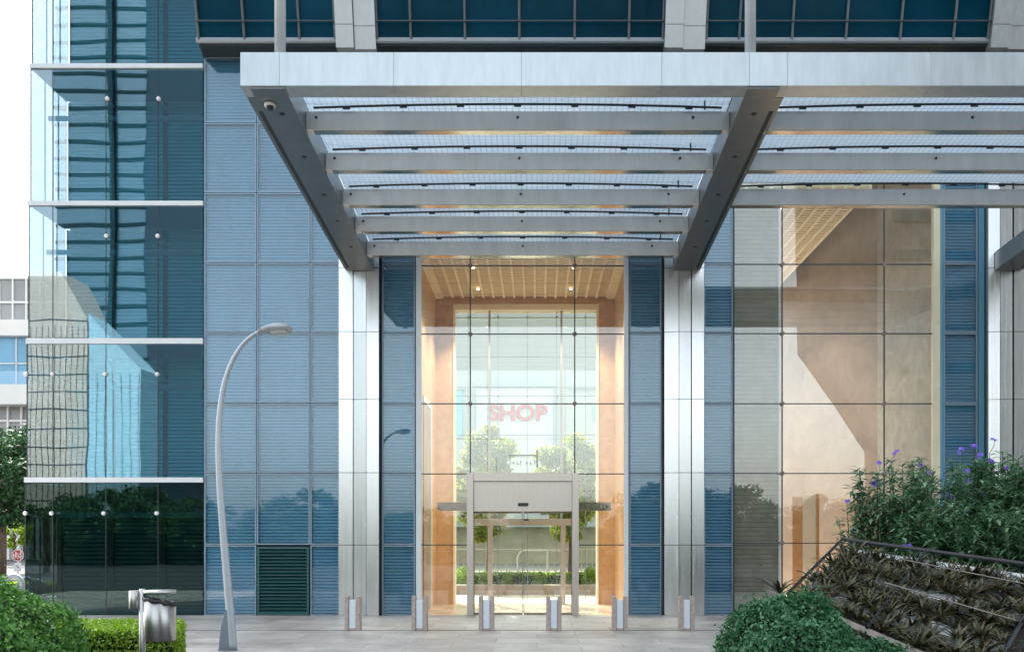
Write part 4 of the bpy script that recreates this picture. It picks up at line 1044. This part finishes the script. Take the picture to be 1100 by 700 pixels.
# shop building
q = 40.0
t = thing('shop_building', (X(570,q), q, 0), 'white shopping building with large red SHOP letters beyond the trees', 'building')
MB().box(X(250,q), X(900,q), q, q+20, 0, Z(300,q)).build('wall', M['shopwall'], t)
MB().box(X(512,q), X(594,q), q-.5, q-.002, Z(560,q), Z(418,q)).build('sign_box', M['signbox'], t)
MB().box(X(512.5,q), X(519,q), q-.53, q-.501, Z(480,q), Z(425,q)).build('side_strip', M['lilac'], t)
MB().box(X(587,q), X(593.5,q), q-.53, q-.501, Z(480,q), Z(425,q)).build('side_strip', M['lilac'], t)
mb = MB(); mb.box(X(508,q), X(598,q), q-.7, q-.501, Z(417.5,q), Z(416,q)); mb.box(X(508,q), X(510,q), q-.7, q-.501, Z(560,q), Z(417.6,q)); mb.box(X(596,q), X(598,q), q-.7, q-.501, Z(560,q), Z(417.6,q))
mb.box(X(480,q), X(500,q), q-.2, q-.002, Z(419,q), Z(417.5,q)); mb.box(X(610,q), X(680,q), q-.2, q-.002, Z(418,q), Z(416.5,q)); mb.build('sign_frame', M['grey'], t)
MB().box(X(489,q), X(497,q), q-.15, q-.003, Z(470,q), Z(420,q)).build('blue_panel', M['bluestrip'], t)
sh_ = text('sign_letters', 'SHOP', X(556,q), q-.6, Z(445.5,q), 1.34, M['coral'], t, .06, 1.1)
text('sign_letters', 'E', X(642,q), q-.1, Z(445,q), 1.28, M['green_sign'], t, .06, 1.0)
MB().box(X(250,q), X(900,q), q-1.2, q-.004, Z(566,q), Z(560,q)).build('awning', M['shopwall'], t)
MB().box(X(250,q), X(900,q), q-.05, q-.006, .0, Z(567,q)).build('shop_front', M['shopfront'], t)

# ------------------------------------------------------------------ across the road, seen in the reflections
def rx(px, s): return (px-PX)*s/F
def rz(py, s): return EYE+(PY-py)*s/F
s_ = 80.0; yq = -(s_-D)
t = thing('banded_tower', (rx(110,s_), yq, 0), 'blue glass tower with dark floor bands reflected in the corner glazing', 'building')
MB().box(rx(60,s_), rx(156,s_), yq-14, yq, 0, 70).build('glass_body', M['towerglass'], t)
mb = MB()
for k in range(46):
    z = 10 + k*1.45; mb.box(rx(60,s_)-.1, rx(156,s_)+.1, yq+.002, yq+.06, z, z+.28)
mb.box(rx(119,s_), rx(124,s_), yq+.003, yq+.5, 0, 70); mb.build('floor_bands', M['towerband'], t)
s_ = 66.0; yq = -(s_-D)
t = thing('stone_block', (rx(80,s_), yq, 0), 'warm stone block with a window grid reflected in the corner glazing', 'building')
MB().prism([(rx(-60,s_),0),(rx(94,s_),0),(rx(94,s_),rz(340,s_)),(rx(66,s_),rz(292,s_)),(rx(-60,s_),rz(292,s_))], yq-4, yq).build('wall', M['stoneblock'], t)
mb = MB()
for k in range(26): x = rx(-60,s_)+k*.42; mb.box(x-.014, x+.014, yq+.001, yq+.03, 0, rz(350,s_))
for k in range(12): z = 3+k*1.3; mb.box(rx(-60,s_), rx(94,s_), yq+.002, yq+.04, z, z+.05)
mb.build('window_grid', M['towerband'], t)
s_ = 62.0; yq = -(s_-D)  # added block that stands in for a pale patch of reflected sky
t = thing('sky_patch_block', (rx(120,s_), yq, 0), 'pale block standing in for the sky reflected beside the stone block', 'building')
MB().prism([(rx(96,s_),0),(rx(150,s_),0),(rx(150,s_),rz(395,s_)),(rx(96,s_),rz(335,s_))], yq-3, yq).build('wall', M['skypatch'], t)
mb = MB()
for k in range(7): x = rx(96,s_)+k*.55; mb.box(x-.01, x+.01, yq+.001, yq+.03, 0, rz(400,s_))
mb.build('joints', M['towerband'], t)
s_ = 78.0; yq = -(s_-D)
t = thing('dark_tower', (rx(960,s_), yq, 0), 'dark tower with a slanted flank reflected in the hall glass', 'building')
MB().prism([(rx(948,s_),0),(rx(1300,s_),0),(rx(1300,s_),70),(rx(860,s_),70),(rx(872,s_),rz(370,s_)),(rx(948,s_),rz(480,s_))], yq-4, yq).build('body', M['darktower'], t)
mb = MB()
for k in range(20): z = rz(480,s_)+k*3.2; mb.box(rx(960,s_), rx(1300,s_), yq+.002, yq+.15, z, z+.8)
mb.build('floor_bands', M['towerband'], t)
lab = 'broad dark street tree across the road reflected in the facade'
proto = tree('roadside_tree', (0,0,0), 5, 3.0, (3.2,2.6,2.2), 6000, .26, M['tree_leaf'], lab, 'trees across the road reflected in the facade', .2, 40)
tagh = thing('roadside_hedge', (0,-42,0), 'long dark hedge across the road reflected low in the facade', 'hedge')
box_hedge([(-60,-42),(60,-42),(60,-40),(-60,-40)], 0.02, 2.1, 14000, .35, M['tree_leaf'], tagh)
MB().box(-59.8, 59.8, -41.8, -40.2, 0, 1.95).build('branch_core', M['twig'], tagh)
xs = [-46,-43,-40,-37,-31,-26,-20,-14,-9,-4,2,7,12,17,22,27,33,39,43,-34,-28.5,-23,-17,-11.5,-6.5,-1,5,9.5,14,19,24.5,30,36]
for i, x in enumerate(xs):
    o = proto if i == 0 else copy_tree(proto); k = random.uniform(.62,1.02)
    o.location = (x+random.uniform(-.8,.8), -37+random.uniform(-2,2), 0); o.rotation_euler = (0,0,random.uniform(0,6.28)); o.scale = (k,k,k)

# ------------------------------------------------------------------ light
EL, AZ = math.radians(50), math.radians(20)     # sun behind the tower, towards the street corner
w = bpy.data.worlds.new('World'); S.world = w; w.use_nodes = True; nt = w.node_tree; nt.nodes.clear()
sky = nt.nodes.new('ShaderNodeTexSky'); sky.sky_type = 'NISHITA'; sky.sun_disc = False; sky.sun_elevation = EL; sky.sun_rotation = -AZ
sky.dust_density = 3.0; sky.air_density = 1.0; sky.ozone_density = 1.0
bg = nt.nodes.new('ShaderNodeBackground'); bg.inputs['Strength'].default_value = .15
wo = nt.nodes.new('ShaderNodeOutputWorld'); hs = nt.nodes.new('ShaderNodeHueSaturation'); hs.inputs['Saturation'].default_value = .42; hs.inputs['Hue'].default_value = .478; hs.inputs['Value'].default_value = 1.0
nt.links.new(sky.outputs[0], hs.inputs['Color']); nt.links.new(hs.outputs[0], bg.inputs['Color']); nt.links.new(bg.outputs[0], wo.inputs['Surface'])
sl = bpy.data.lights.new('sun', 'SUN'); so = bpy.data.objects.new('sun', sl); COL.objects.link(so)
sl.energy = 3.0; sl.angle = math.radians(.5); sl.color = (1, .94, .86)
dv = Vector((-math.sin(AZ)*math.cos(EL), math.cos(AZ)*math.cos(EL), math.sin(EL)))
so.rotation_euler = dv.to_track_quat('Z', 'Y').to_euler(); so.location = (0, 0, 80)
S.view_settings.view_transform = 'Standard'; S.view_settings.look = 'None'; S.view_settings.gamma = 1; S.view_settings.use_curve_mapping = False
S.view_settings.exposure = 2.13
S.cycles.transparent_max_bounces = 24; S.cycles.max_bounces = 10; S.cycles.sample_clamp_indirect = 8; S.cycles.caustics_reflective = False; S.cycles.caustics_refractive = False
